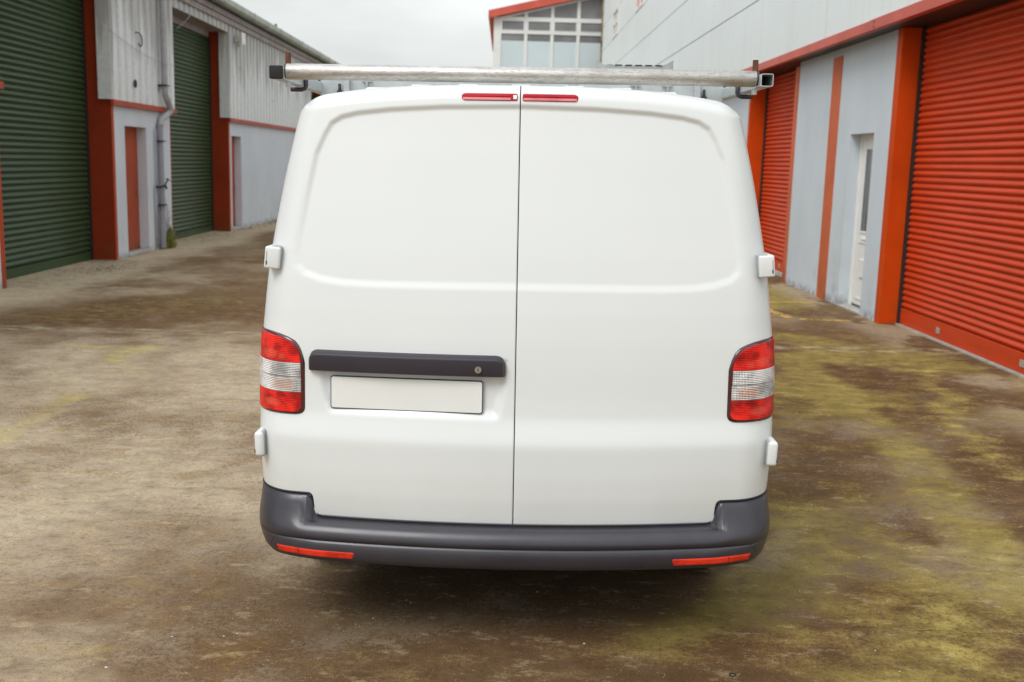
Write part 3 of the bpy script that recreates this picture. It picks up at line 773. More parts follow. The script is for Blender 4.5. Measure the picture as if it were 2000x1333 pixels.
# white door in its recess
d = MB().box(XR + .15, XR + .19, 13.16, 13.93, .06, 2.18).build('door', M['upvc'], RB, label='white plastic door with a tall narrow glass')
MB().box(XR + .135, XR + .19, 13.10, 13.158, .02, 2.25).box(XR + .135, XR + .19, 13.932, 14.0, .02, 2.25).box(XR + .135, XR + .19, 13.158, 13.932, 2.182, 2.25).build('door_frame', M['upvc'], d, bevel=.004)
MB().box(XR + .142, XR + .149, 13.50, 13.74, 1.02, 2.06).build('door_glass', M['door_glass'], d)
m = MB()
for (a, b, c, e_) in ((13.47, 13.50, .99, 2.09), (13.74, 13.77, .99, 2.09), (13.50, 13.74, .99, 1.02), (13.50, 13.74, 2.06, 2.09),
                      (13.32, 13.78, .86, .885), (13.32, 13.78, .13, .155), (13.32, 13.345, .155, .86), (13.755, 13.78, .155, .86)):
    m.box(XR + .138, XR + .149, a, b, c, e_)
m.build('door_moulding', M['upvc'], d, bevel=.004)
MB().box(XR + .130, XR + .149, 13.42, 13.66, .42, .66).build('pet_flap', M['upvc'], d, bevel=.008)
MB().box(XR + .13, XR + .149, 13.45, 13.70, .905, .935).build('letter_slot', M['upvc'], d, bevel=.004)
MB().box(XR - .01, XR + .2, 13.10, 14.0, 0, .018).build('door_step', M['stone'], RB)
# ------------------------------------------------------------------ FAR GLAZED BUILDING
FB = new_empty('glazed_building', (2, 55, 0), label='far building with a white framed glass gable and orange red sloping roof edge', category='building')
YF = 51.0
def zr(x): return 8.36 + (x + .72) * .237      # underside of the sloping verge
m = MB()
m.box(-.72, -.40, YF, YF + .3, 0, 8.42)
m.add([(-.72, YF + .3, 0), (-.50, YF + .3, 0), (-.50, YF + 16, 0), (-.72, YF + 16, 0), (-.72, YF + .3, 8.36), (-.50, YF + .3, 8.41), (-.50, YF + 16, 8.41), (-.72, YF + 16, 8.36)],
      [(0, 3, 2, 1), (4, 5, 6, 7), (0, 1, 5, 4), (1, 2, 6, 5), (2, 3, 7, 6), (3, 0, 4, 7)])
m.box(-.40, 4.6, YF + .1, YF + .3, 0, 5.0)
m.build('wall', M['white_frame'], FB)
mull = [-.44, .78, 2.01, 3.23, 4.43]
fr = MB()
for i, x in enumerate(mull):
    fr.box(x - .075, x + .075, YF - .02, YF + .1, 5.0, zr(x) - .05)
fr.box(-.40, 4.5, YF - .03, YF + .08, 7.68, 7.83).box(-.40, 4.5, YF - .03, YF + .08, 8.27, 8.44).box(-.40, 4.5, YF - .03, YF + .08, 5.0, 5.12)
fr.add([(-.72, YF - .01, 8.36), (4.5, YF - .01, zr(4.5)), (4.5, YF - .01, zr(4.5) - .10), (-.3, YF - .01, 8.36), (-.72, YF + .1, 8.36), (4.5, YF + .1, zr(4.5)), (4.5, YF + .1, zr(4.5) - .10), (-.3, YF + .1, 8.36)],
       [(0, 1, 2, 3), (4, 7, 6, 5), (0, 4, 5, 1), (3, 2, 6, 7)])
frm = fr.build('window_frame', M['white_frame'], FB)
for x0, x1 in zip(mull[:-1], mull[1:]):
    a, b = x0 + .075, x1 - .075
    w_ = MB().box(a, a + .035, YF - .04, YF + .06, 7.82, 8.28).box(b - .035, b, YF - .04, YF + .06, 7.82, 8.28).box(a + .035, b - .035, YF - .04, YF + .06, 7.82, 7.85).box(a + .035, b - .035, YF - .04, YF + .06, 8.25, 8.28).build('opening_light', M['white_frame'], FB)
    MB().box(a + .03, b - .03, YF + .0, YF + .02, 7.84, 8.26).build('pane', M['dark_glass'], w_)
    MB().box(a - .01, b + .01, YF + .02, YF + .05, 7.36, 7.69).build('pane', M['dark_glass'], FB)
    MB().box(a - .01, b + .01, YF + .015, YF + .05, 5.1, 7.36).build('frosted_pane', M['frosted'], FB)
    za, zb = zr(a) - .09, zr(b) - .09
    if zb > 8.44:
        a2 = a if za > 8.44 else a + (8.44 - za) / .237
        MB().prism([(a2, 8.43), (b, 8.43), (b, zb), (a2, max(8.432, zr(a2) - .09))], 1, YF + .02, YF + .05).build('gable_pane', M['dark_glass'], FB)
# verge and eave
x0, x1 = -.98, 4.6
MB().add([(x0, YF - .35, zr(x0) + .02), (x1, YF - .35, zr(x1) - .02), (x1, YF - .35, zr(x1) + .36), (x0, YF - .35, zr(x0) + .36)] +
         [(x0, YF - .28, zr(x0) + .02), (x1, YF - .28, zr(x1) - .02), (x1, YF - .28, zr(x1) + .36), (x0, YF - .28, zr(x0) + .36)],
         [(0, 1, 2, 3), (4, 7, 6, 5), (0, 4, 5, 1), (3, 2, 6, 7), (0, 3, 7, 4), (1, 5, 6, 2)]).build('verge_board', M['flashing'], FB)
MB().add([(x0, YF - .28, zr(x0) + .10), (x1, YF - .28, zr(x1) + .08), (x1, YF + 16, zr(x1) + .08), (x0, YF + 16, zr(x0) + .10)] +
         [(x0, YF - .28, zr(x0) + .34), (x1, YF - .28, zr(x1) + .34), (x1, YF + 16, zr(x1) + .34), (x0, YF + 16, zr(x0) + .34)],
         [(0, 3, 2, 1), (4, 5, 6, 7), (0, 4, 7, 3), (1, 2, 6, 5), (2, 3, 7, 6), (0, 1, 5, 4)]).build('roof', M['edge_left'], FB)
MB().box(-.5, 9, YF + .35, YF + 16, 0, 8.3).build('inner_wall', M['plaster_right'], FB)
pp = MB().tube([(4.34, YF - .3, 3.6), (4.34, YF - .3, 9.9)], .075, 10).build('rainwater_pipe', M['mossy'])
pp['label'] = 'mossy brown rainwater pipe in the corner beside the glass gable'; pp['category'] = 'pipe'

# ------------------------------------------------------------------ THE VAN
VAN = new_empty('parked_van', (0.063, 3.62, 0), (0, -0.010, R(-1.0)), label='white panel van seen from behind with two rear doors and a roof rack', category='van')
LZ = [0.28, 0.42, 0.50, 0.58, 0.66, 0.74, 0.785, 0.80, 0.875, 0.95, 1.05, 1.15, 1.25, 1.35, 1.45, 1.60, 1.80, 1.95, 2.12]
LY = [0.060, 0.035, 0.018, 0.006, 0.000, -.002, -.003, 0.0, 0.019, 0.0245, 0.029, 0.035, 0.0435, 0.055, 0.069, 0.093, 0.127, 0.155, 0.190]
LSd = lambda z: np.interp(z, [1.15, 1.45], [.9935, 1.0])      # the left flank stands a touch closer to the seam
_zz = np.linspace(0.2, 2.2, 1001); _ll = np.interp(_zz, LZ, LY)
_k = np.exp(-.5 * (np.arange(-30, 31) * .002 / .014) ** 2); _k /= _k.sum()
_ll = np.convolve(np.pad(_ll, 30, mode='edge'), _k, 'valid')
WZ = [.30, .54, .60, .74, .84, .99, 1.13, 1.23, 1.36, 1.47, 1.57, 1.73, 1.88, 1.96, 2.1]
WX = [.94, .957, .961, .966, .968, .967, .959, .946, .928, .909, .890, .857, .821, .800, .762]
_wv = np.convolve(np.pad(np.interp(_zz, WZ, WX), 30, mode='edge'), _k, 'valid')
lean = lambda z: np.interp(z, _zz, _ll)
Wd = lambda z: np.interp(z, _zz, _wv)
Rsd = lambda z: np.interp(z, [1.2, 1.5, 1.95], [.15, .125, .085])
Ztop = lambda x: 2.049 - .045 * (np.abs(x) / .74) ** 3.0
RT = .055
# recessed upper panel (both doors share one outline) and number-plate recess: signed distances
half = [(0, 1.971), (.27, 1.966), (.46, 1.955), (.575, 1.942), (.635, 1.928), (.672, 1.905), (.695, 1.865), (.724, 1.80), (.757, 1.64), (.785, 1.50), (.795, 1.44), (.79, 1.405), (.762, 1.378), (.70, 1.358), (.62, 1.348), (.50, 1.345), (0, 1.348)]
PANEL = half + [(-x, z) for x, z in half[::-1][1:-1]]
def sdf(poly, x, z):
    x = np.asarray(x, float); z = np.asarray(z, float)
    d = np.full(x.shape, 1e9); ins = np.zeros(x.shape, bool); n = len(poly)
    for i in range(n):
        (x0, z0), (x1, z1) = poly[i], poly[(i + 1) % n]
        dx, dz = x1 - x0, z1 - z0
        t = np.clip(((x - x0) * dx + (z - z0) * dz) / (dx * dx + dz * dz), 0, 1)
        d = np.minimum(d, np.hypot(x - x0 - t * dx, z - z0 - t * dz))
        if z0 != z1:
            c = ((z0 > z) != (z1 > z)) & (x < (x1 - x0) * (z - z0) / (z1 - z0) + x0); ins ^= c
    return np.where(ins, d, -d)
PREC = [(-.715, 1.09), (-.705, 1.0), (-.690, .915), (-.675, .885), (-.66, .875), (-.075, .873), (-.055, .88), (-.045, .90), (-.032, 1.0), (-.028, 1.09)]
def relief(x, z):
    """inward relief of the rear doors, metres"""
    dp = sdf(PANEL, x, z); low = sstep(1.90, 1.36, z)
    hw = .0080 + .0040 * low; tt = np.clip((dp + hw) / (2 * hw), -.3, 1.3)
    a = np.where(tt < .15, np.clip(tt + .15, 0, .3) ** 2 / .6, np.where(tt > .85, 1 - np.clip(1.15 - tt, 0, .3) ** 2 / .6, tt)) * (.0118 - .0058 * low)
    lip = 0.0
    s2 = sdf(PREC, x, z)
    wdt = .040 - .012 * sstep(.90, .97, z)
    b = sstep(-.006, wdt, s2) * .016
    return a - lip + b
def face_y(x, z, zt=None):
    x = np.asarray(x, float); z = np.asarray(z, float)
    Rr = Rsd(z)
    a = np.clip((np.abs(x) - (Wd(z) - Rr)) / Rr, 0, 1); b = np.clip((z - (Ztop(x) - RT)) / RT, 0, 1)
    s = np.clip(np.sqrt(a * a + b * b), 0, 1)
    dep = np.maximum(Rr * (a * a) + RT * 1.25 * (b * b), 1e-9) / np.maximum(a * a + b * b, 1e-9)
    dep = np.where(s < 1e-6, 0, dep)
    return .12 * x * x + lean(z) + dep * (1 - np.sqrt(1 - s * s))
GAP = .0022
def rear_grid(side, zb, nu=150, nth=16, nz=300, nph=14):
    """side: +1 or -1; returns arrays X, Y, Z, shape (rows, columns)"""
    fu = np.linspace(0, 1, nu); th = np.linspace(0, math.pi / 2, nth + 1)[1:]
    fv = np.linspace(0, 1, nz); ph = np.linspace(0, math.pi / 2, nph + 1)[1:]
    A = np.concatenate([np.zeros(nu), np.sin(th)]); FU = np.concatenate([fu, np.ones(nth)])
    B = np.concatenate([np.zeros(nz), np.sin(ph)]); FV = np.concatenate([fv, np.ones(nph)])
    A, B = np.meshgrid(A, B); FU, FV = np.meshgrid(FU, FV)
    a = A * np.sqrt(1 - B * B / 2); b = B * np.sqrt(1 - A * A / 2)
    X = FU * .8; Z = zb + FV * 1.4
    for _ in range(12):
        zt = Ztop(X) - RT
        Z = np.where(B > 0, zt + RT * b, zb + (zt - zb) * FV)
        Rr = Rsd(Z); w = Wd(Z) - Rr
        X = np.where(A > 0, w + Rr * a, GAP + (w - GAP) * FU)
    s2 = np.clip(a * a + b * b, 0, 1)
    dep = np.where(s2 > 1e-9, (Rr * a * a + RT * 1.25 * b * b) / np.maximum(a * a + b * b, 1e-9), 0)
    Y = .12 * X * X + lean(Z) + dep * (1 - np.sqrt(1 - s2))
    Xs = X * side * (LSd(Z) if side < 0 else 1.0)
    Y = Y + relief(Xs, Z)
    return Xs, Y, Z
ZB = .490
def door(side):
    X, Y, Z = rear_grid(side, ZB)
    nr, nc = X.shape
    v = np.stack([X.ravel(), Y.ravel(), Z.ravel()], 1).tolist(); f = grid_faces(nr, nc)
    # return flanges at the seam, the bottom edge, and round the corner to the side
    def flange(idx, dv):
        k = len(v)
        for q, i in enumerate(idx):
            p = v[i]; d_ = dv(p); v.append([p[0] + d_[0], p[1] + d_[1], p[2] + d_[2]])
        for q in range(len(idx) - 1):
            f.append((idx[q], idx[q + 1], k + q + 1, k + q))
    # small rolled edge at the seam
    seam = [i * nc for i in range(nr)]
    k0 = len(v)
    flange(seam, lambda p: (side * -.0006, .003, 0)); 
    flange(list(range(k0, len(v))), lambda p: (0, .035, 0))
    flange(list(range(nc)), lambda p: (0, .03, .004))
    flange([i * nc + nc - 1 for i in range(nr)] + [(nr - 1) * nc + j for j in range(nc - 2, -1, -1)], lambda p: (0, .035, 0))
    o = link_mesh('rear_door', v, f, M['van'], VAN, smooth=True, world=False, label='left rear door with handle and number plate' if side < 0 else 'plain right rear door')
    return o
DL, DR = door(-1), door(1)

# body shell running forward from the doors' rim
def body():
    L = []
    st = [(.030, -.004), (.06, 0), (.30, .006), (.8, .012), (1.6, .014), (2.6, .010), (3.3, .004), (3.62, -.01), (4.1, -.03), (4.55, -.06), (4.72, -.14)]
    ex = [cy - .30 + d for cy in (.98, 3.95) for d in .4199 * np.sin(np.linspace(-math.pi / 2, math.pi / 2, 21))]
    ex += list(np.linspace(3.45, 4.72, 16))
    st = sorted(st + [(float(y), float(np.interp(y, [q[0] for q in st], [q[1] for q in st]))) for y in ex])
    v, f = [], []
    XR_, YR_, ZR_ = rear_grid(1, ZB, 74, 14, 60, 12)
    col = list(zip(XR_[:, -1], YR_[:, -1], ZR_[:, -1])); top = list(zip(XR_[-1, :-1][::-1], YR_[-1, :-1][::-1], ZR_[-1, :-1][::-1]))
    rim = np.array(col[::2] + top[::3] + [(0.0, top[-1][1], top[-1][2])])
    low = np.array([(Wd(.34) - .02, rim[0, 1], .34), (Wd(.42), rim[0, 1], .42)])
    rim = np.vstack([low, rim])
    n = len(rim)
    full = None
    rings = []
    for (y, dx) in st:
        r = rim.copy()
        t = min(1, y / .8)
        r[:, 1] = rim[:, 1] * (1 - min(1, y / .5)) + y + (0.30 if y > .5 else rim[:, 1].mean() * min(1, y / .5))
        if y < .5: r[:, 1] = rim[:, 1] + y
        else: r[:, 1] = .30 + y
        r[:, 0] = r[:, 0] * (1 + dx)
        if y > 3.5:                                 # windscreen and bonnet slope down
            zc = np.interp(y, [3.45, 3.60, 3.75, 4.25, 4.55, 4.68, 4.72], [2.06, 1.98, 1.82, 1.17, 1.05, .95, .60])
            r[:, 2] = np.where(r[:, 2] > .5, np.minimum(r[:, 2], np.maximum(.5, zc - .04 * (r[:, 0] / .9) ** 2)), r[:, 2])
        # wheel arches
        for cy in (.98, 3.95):
            d_ = abs(r[0, 1] - cy)
            if d_ < .4199:
                za = .34 + math.sqrt(max(0, .42 ** 2 - d_ ** 2))
                m_ = r[:, 2] < za
                r[m_, 2] = za
        rings.append(r)
    ringsF = []
    for r in rings:
        mir = r[::-1].copy(); mir[:, 0] *= -LSd(mir[:, 2])
        ringsF.append(np.vstack([r, mir[1:]]))
    nn = len(ringsF[0])
    for r in ringsF: v += r.tolist()
    f = grid_faces(len(ringsF), nn)
    k = len(v)
    f.append(tuple(range((len(ringsF) - 1) * nn, len(ringsF) * nn)))
    return link_mesh('body', v, f, M['van'], VAN, smooth=True, auto=45, world=False)
BODY = body()
# black sheet added just behind the doors, so that the seam reads dark
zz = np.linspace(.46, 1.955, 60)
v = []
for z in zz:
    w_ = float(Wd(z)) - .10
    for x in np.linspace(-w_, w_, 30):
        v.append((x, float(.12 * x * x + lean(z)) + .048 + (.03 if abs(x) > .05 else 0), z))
link_mesh('seam_backing', v, grid_faces(len(zz), 30), M['black'], BODY, smooth=True, world=False)
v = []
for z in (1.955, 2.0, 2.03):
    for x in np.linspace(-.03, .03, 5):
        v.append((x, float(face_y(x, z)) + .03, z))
link_mesh('seam_backing', v, grid_faces(3, 5), M['black'], BODY, smooth=True, world=False)
# roof ribs
for x in (-.55, -.38, -.20, 0.0, .20, .38, .55):
    m = MB(); zt = float(Ztop(x))
    pr = [(x - .05, zt - .012), (x - .035, zt + .021), (x + .035, zt + .021), (x + .05, zt - .012)]
    v = []
    for y, dz in ((.42, -.014), (.50, 0), (3.6, 0)):
        v += [(px, y, pz + dz) for px, pz in pr]
    link_mesh('roof_rib', v, grid_faces(3, 4), M['van'], BODY, smooth=False, world=False)
MB().box(-.86, .86, .12, 4.6, .40, .44).box(-.05, .05, .3, 3.5, .28, .38).box(-.55, .55, .95, 1.03, .28, .34).box(.2, .5, .10, .75, .30, .40).build('underbody', M['under'], VAN, world=False)
for cy in (.98, 3.95):
    MB().box(-.88, .88, cy - .40, cy + .40, .441, .80).build('wheel_well', M['under'], VAN, world=False)
MB().add([(-.70, 4.085, 1.795), (.70, 4.085, 1.795), (.80, 4.53, 1.215), (-.80, 4.53, 1.215)], [(0, 1, 2, 3)]).build('windscreen', M['glass'], VAN, world=False)
for s in (-1, 1):
    q = [(3.25, 1.20), (3.25, 1.74), (3.75, 1.74), (3.95, 1.55), (4.22, 1.22)]
    sw = []
    for off_ in (.030, .0):
        sw += [(s * (float(Wd(z)) + off_), y, z) for y, z in q]
    MB().add(sw, [(0, 1, 2, 3, 4), (9, 8, 7, 6, 5), (0, 5, 6, 1), (1, 6, 7, 2), (2, 7, 8, 3), (3, 8, 9, 4), (4, 9, 5, 0)]).build('side_window', M['glass'], VAN, world=False)
    a, b = sorted((s * .80, s * .915))
    rounded_box('wing_mirror', a, b, 3.98, 4.06, 1.10, 1.34, .025, M['handle'], VAN)
for s in (-1, 1):
    for cy in (.98, 3.95):
        zc = .325 - s * .0075
        wv = MB()
        prof_ = [(.0, .20), (.0, .30), (.02, .322), (.10, .325), (.18, .322), (.20, .30), (.20, .20)]
        n = 40; vv = []
        for k in range(n):
            a = 2 * math.pi * k / n
            for (dx, rr) in prof_: vv.append((s * (.91 - dx), cy + rr * math.cos(a), zc + rr * math.sin(a)))
        ff = [(k * 7 + q, k * 7 + q + 1, ((k + 1) % n) * 7 + q + 1, ((k + 1) % n) * 7 + q) for k in range(n) for q in range(6)]
        wh = new_empty('wheel', (0, 0, 0)); wh.parent = VAN
        link_mesh('tyre', vv, ff, M['black'], wh, smooth=True, auto=40, world=False)
        MB().tube([(s * .895, cy, zc), (s * .86, cy, zc), (s * .73, cy, zc)], [.06, .20, .20], 32).build('rim', M['hub'], wh, smooth=True, auto=40, world=False)

# parametric surface round the rear corner: p = arc length from the centre line
def S(p, z, off=0.0, rel=False):
    s = -1 if p < 0 else 1; p = abs(p); w = float(Wd(z)); r = float(Rsd(z)); x0 = w - r
    if p < x0: x, y, nx, ny = p, 0.0, -.24 * p, -1.0
    else:
        t = (p - x0) / r
        if t < math.pi / 2: x, y = x0 + r * math.sin(t), r * (1 - math.cos(t)); nx, ny = math.sin(t) + .24 * x * math.cos(t), -math.cos(t)
        else: x, y, nx, ny = w, r + (p - x0 - r * math.pi / 2), 1.0, 0.0
    if p < x0: nx, ny = .24 * p, -1.0
    L = math.hypot(nx, ny); nx /= L; ny /= L
    yy = y + .12 * x * x + float(lean(z))
    return (s * (x + nx * off) * (float(LSd(z)) if s < 0 else 1.0), yy + ny * off, z)
def patch(name, ps, zlo, zhi, nz, off, mat, parent, side=1, rim=.006, label=None, shear=None):
    """lens-like sheet conforming to the body, edges rolled back"""
    v = []; n = len(ps); nz += 2
    fs = [0, .010] + list(np.linspace(.03, .97, nz - 4)) + [.990, 1]
    for i in range(nz):
        f_ = fs[i]
        for j, p in enumerate(ps):
            z = zlo(p) + (zhi(p) - zlo(p)) * f_
            edge = min(f_, 1 - f_) * (zhi(p) - zlo(p)); ed2 = min(p - ps[0], ps[-1] - p)
            q = min(edge, ed2, rim) / rim
            v.append(S(side * p, z, off * (1 - .65 * float(sstep(.86, 1.04, p))) * math.sqrt(max(0, 1 - (1 - q) ** 2)) - .003 * (1 - q)))
    return link_mesh(name, v, grid_faces(nz, n), mat, parent, smooth=True, world=False, label=label)
def cv(xs, ys): return lambda p: float(np.interp(p, xs, ys))
for s in (-1, 1):
    top = cv([.762, .768, .775, .785, .80, .824, .86, .90, 1.06, 1.12], [1.05, 1.075, 1.097, 1.118, 1.135, 1.147, 1.157, 1.162, 1.165, 1.166])
    bot = cv([.762, .766, .773, .785, .80, 1.0, 1.12], [.895, .880, .871, .866, .864, .860, .860])
    ps = sorted(set(list(np.linspace(.762, .80, 14)) + list(np.linspace(.80, 1.10, 46))))
    lamp = patch('tail_light', ps, bot, top, 40, .007, M['lens_rim'], VAN, s, .010)
    i0 = .776
    itop = cv([.776, .782, .790, .803, .826, .86, .90, 1.06, 1.12], [1.058, 1.088, 1.106, 1.123, 1.136, 1.146, 1.151, 1.154, 1.154])
    ibot = cv([.774, .779, .788, .80, 1.0, 1.12], [.896, .884, .878, .876, .873, .873])
    pi_ = sorted(set(list(np.linspace(.776, .80, 10)) + list(np.linspace(.80, 1.092, 44))))
    c1 = lambda z0: (lambda p: z0)
    patch('red_lens', pi_, c1(1.0548), itop, 20, .0115, M['lens_red'], lamp, s, .0006, 'upper red lens')
    patch('clear_lens', [p for p in pi_ if p > .772], c1(1.0022), c1(1.0546), 12, .0115, M['lens_clear'], lamp, s, .0006, 'clear lens')
    patch('clear_lens', [p - .002 for p in pi_], c1(.9465), c1(1.0016), 12, .0115, M['lens_clear'], lamp, s, .0006, 'clear lens with amber tint')
    patch('red_lens', [p - .003 for p in pi_], ibot, c1(.9463), 16, .0115, M['lens_red'], lamp, s, .0006, 'lower red lens')

# high-level brake lights
def face_patch(name, x0, x1, z0, z1, off, mat, parent, nx=30, nz=8, round_l=0, round_r=0, label=None, flat=True):
    v = []
    for i in range(nz):
        for j in range(nx):
            x = x0 + (x1 - x0) * j / (nx - 1); f_ = i / (nz - 1)
            h = 1.0
            for rr, dd in ((round_l, x - x0), (round_r, x1 - x)):
                if rr and dd < rr: h = min(h, math.sqrt(max(0.02, 1 - (1 - dd / rr) ** 2)))
            zc, hz = (z0 + z1) / 2, (z1 - z0) / 2
            z = zc + hz * h * (2 * f_ - 1)
            ed = min(f_, 1 - f_) * (z1 - z0); q = min(1, min(ed, x - x0, x1 - x) / .0016)
            v.append((x, float(face_y(x, z)) + float(relief(np.array([x]), np.array([z]))[0]) * 0 - off * q + .002 * (1 - q), z))
    return link_mesh(name, v, grid_faces(nz, nx), mat, parent, smooth=not flat, world=False, label=label)
def brake(par, xa, xb, ra, rb):
    b = face_patch('brake_light', xa, xb, 1.9885, 2.0175, .003, M['lens_rim'], par, 40, 10, ra, rb)
    return b
bl = brake(DL, -.209, -.007, .018, .002)
face_patch('upper_lens', -.205, -.030, 2.0035, 2.0150, .0055, M['lens_brake'], bl, 36, 6, .012, 0)
face_patch('lower_lens', -.206, -.031, 1.9905, 2.0030, .0055, M['lens_brake_pale'], bl, 36, 6, .012, 0)
face_patch('white_insert', -.027, -.011, 1.9925, 2.0135, .0058, M['plate'], bl, 8, 6, 0, 0)
br = brake(DR, .0045, .205, .002, .018)
face_patch('upper_lens', .0065, .202, 2.0035, 2.0150, .0055, M['lens_brake'], br, 36, 6, 0, .012)
face_patch('lower_lens', .0065, .202, 1.9905, 2.0030, .0055, M['lens_brake_pale'], br, 36, 6, 0, .012)
# dark-red rims replaced by a brighter red edge
for o_ in (bl, br): o_.data.materials[0] = M['lens_brake']

# handle bar with lock
def handle():
    xa, xb, z0, z1 = -.742, -.036, 1.034, 1.106
    v = []; nx, nz = 80, 18
    for i in range(nz + 2):
        f_ = min(1, max(0, (i - 1) / (nz - 1)))
        for j in range(nx):
            u = j / (nx - 1); x = xa + (xb - xa) * u
            dd = min(x - xa, xb - x); rr = .034
            cut = rr - math.sqrt(max(0, rr * rr - (rr - dd) ** 2)) if dd < rr else 0
            z = z0 + (z1 - cut * .85 - z0) * f_
            ed = (z1 - cut * .85 - z) ; o_ = .034 * min(1, (ed / .010)) ** .5 if ed > 0 else .002
            o_ -= .010 * (1 - f_) ** 2
            o_ *= min(1, dd / .008 + .15) ** .5
            if i == 0: o_ = -.004; z += .004
            if i == nz + 1: o_ = -.012
            v.append((x, .12 * x * x + float(lean(z)) - o_, z))
    return link_mesh('door_handle', v, grid_faces(nz + 2, nx), M['handle'], DL, smooth=True, auto=55, world=False)
HN = handle()
yl = .12 * .13 ** 2 + float(lean(1.062)) - .033
MB().tube([(-.131, yl + .004, 1.060), (-.131, yl - .003, 1.060)], [.0125, .0115], 24).build('lock_cylinder', M['steel_small'], HN, smooth=True, auto=40, world=False)
MB().box(-.1325, -.1295, yl - .0036, yl - .0028, 1.054, 1.066).build('key_slot', M['black'], HN, world=False)
# number plate, blank
def rrect(x0, x1, z0, z1, r, n=6):
    pts = []
    for cx_, cz_, a0 in ((x1 - r, z1 - r, 0), (x0 + r, z1 - r, 90), (x0 + r, z0 + r, 180), (x1 - r, z0 + r, 270)):
        for k in range(n + 1):
            a = R(a0 + 90 * k / n); pts.append((cx_ + r * math.cos(a), cz_ + r * math.sin(a)))
    return pts
def plate(x0, x1, z0, z1, r, lift, name, mat, par):
    pl = rrect(x0, x1, z0, z1, r); v = []; n = len(pl)
    f0 = lambda x, z: .12 * (.38 ** 2) + .24 * -.38 * (x + .38) * 1.0 + .0282 + (z - .96) * .05 + .006 - lift
    for x, z in pl: v.append((x, f0(x, z), z))
    for x, z in pl: v.append((x, f0(x, z) + .006, z))
    return link_mesh(name, v, [tuple(range(n)), tuple(range(2 * n - 1, n - 1, -1))] + [(i, (i + 1) % n, n + (i + 1) % n, n + i) for i in range(n)], mat, par, world=False, bevel=.0008)
PL = plate(-.6635, -.1135, .8955, 1.0145, .010, .0, 'number_plate', M['plate_rim'], DL)
plate(-.6600, -.1170, .8990, 1.0110, .008, .0025, 'plate_face', M['plate'], PL)

# hinges
for s, par in ((-1, DL), (1, DR)):
    u0, u1, l0, l1 = (.852, .907, .918, .951) if s < 0 else (.862, .918, .924, .960)
    a, b = sorted((s * u0, s * u1))
    h = rounded_box('hinge', a, b, .140, .30, 1.388, 1.466, .007, M['van'], par, tilt=-s * .10, label='upper hinge')
    a, b = sorted((s * (u1 - .009), s * (u1 - .0055)))
    rounded_box('hinge_gap', a, b, .1385, .16, 1.402, 1.452, .001, M['seam'], h, tilt=-s * .10)
    rounded_box('hinge_pin', a, b, .1375, .16, 1.403, 1.416, .001, M['black'], h, tilt=-s * .10)
    a, b = sorted((s * (u0 - .002), s * (u1 - .02)))
    rounded_box('hinge_gasket', a, b, .150, .29, 1.385, 1.469, .006, M['seam'], h, tilt=-s * .10)
    a, b = sorted((s * l0, s * l1))
    h = rounded_box('hinge', a, b, .105, .30, .700, .792, .012, M['van'], par, tilt=s * .03, label='lower hinge')
    a, b = sorted((s * (l1 - .004), s * (l1 + .0006)))
    rounded_box('hinge_pin', a, b, .110, .150, .712, .726, .001, M['black'], h)
    a, b = sorted((s * (l0 - .0012), s * (l0 + .01)))
    rounded_box('hinge_gasket', a, b, .118, .28, .697, .796, .004, M['seam'], h)

# ------------------------------------------------------------------ bumper
TAPER = [0, 0, 0, 0, 0, 0, 0, .002, .004, .006, .008, .010, .018, .032, .052, .066, .072, .075]
STEP_A = [.695, .708, .718, .725, .7305, .734, .737, .740, .744, .752]
STEP_Z = [.4835, .4850, .4885, .4945, .505, .520, .545, .561, .569, .573]
def bumper():
    k0 = [(-.035,.484),(-.004,.4835),(.020,.4815),(.042,.480),(.053,.477),(.063,.468),(.072,.456),(.0775,.441),(.077,.4235),(.0715,.4215),(.0755,.4185),(.0800,.412),(.080,.388),(.076,.362),(.066,.345),(.044,.335),(.0,.331),(-.03,.330)]
    k1 = [(-.020,.574),(.0008,.573),(.012,.562),(.022,.545),(.033,.522),(.044,.498),(.052,.472),(.056,.445),(.0565,.4235),(.0545,.4215),(.0555,.4185),(.056,.412),(.053,.388),(.046,.362),(.034,.345),(.015,.335),(-.02,.331),(-.05,.330)]
    cen = [.737, .737, .747, .764, .784, .802, .815, .82] + [.80] * 10
    wid = [.008, .008, .012, .018, .024, .034, .055, .09] + [.12] * 10
    ps = sorted(set(list(np.linspace(0, .70, 40)) + list(np.linspace(.69, .86, 120)) + list(np.linspace(.86, 1.10, 30)) + list(np.linspace(1.10, 1.45, 8))))
    ps = [-p for p in ps[::-1] if p > 0] + ps
    v = []; n = len(k0)
    for p in ps:
        a = abs(p)
        for j in range(n):
            t = float(sstep(cen[j] - wid[j], cen[j] + wid[j], a))
            o_ = k0[j][0] * (1 - t) + k1[j][0] * t; z = k0[j][1] * (1 - t) + k1[j][1] * t
            if j < 2: z = float(np.interp(a, STEP_A, STEP_Z)) + (.001 if j == 0 else 0)
            # offsets die out along the side
            g_ = float(sstep(.84, 1.05, a))
            if j > 1 and o_ > 0: o_ *= 1 - .62 * g_
            o_ -= TAPER[j] * float(sstep(.84, 1.08, a))
            if 8 <= j <= 11:                     # groove fades before the corner
                fade = float(sstep(.87, .83, a)); base = k0[7][0] * (1 - t) + k1[7][0] * t
                if j in (9,): o_ = o_
            under = float(sstep(.9, .0, a)) * .004
            zz_ = z
            q = S(p, max(.50, z), o_)
            v.append((q[0], q[1] + .002, zz_))
    f = grid_faces(len(ps), n)
    return link_mesh('rear_bumper', v, f, M['bumper'], VAN, smooth=True, world=False), ps, k0, k1, cen, wid
BP, bps, k0, k1, cen, wid = bumper()
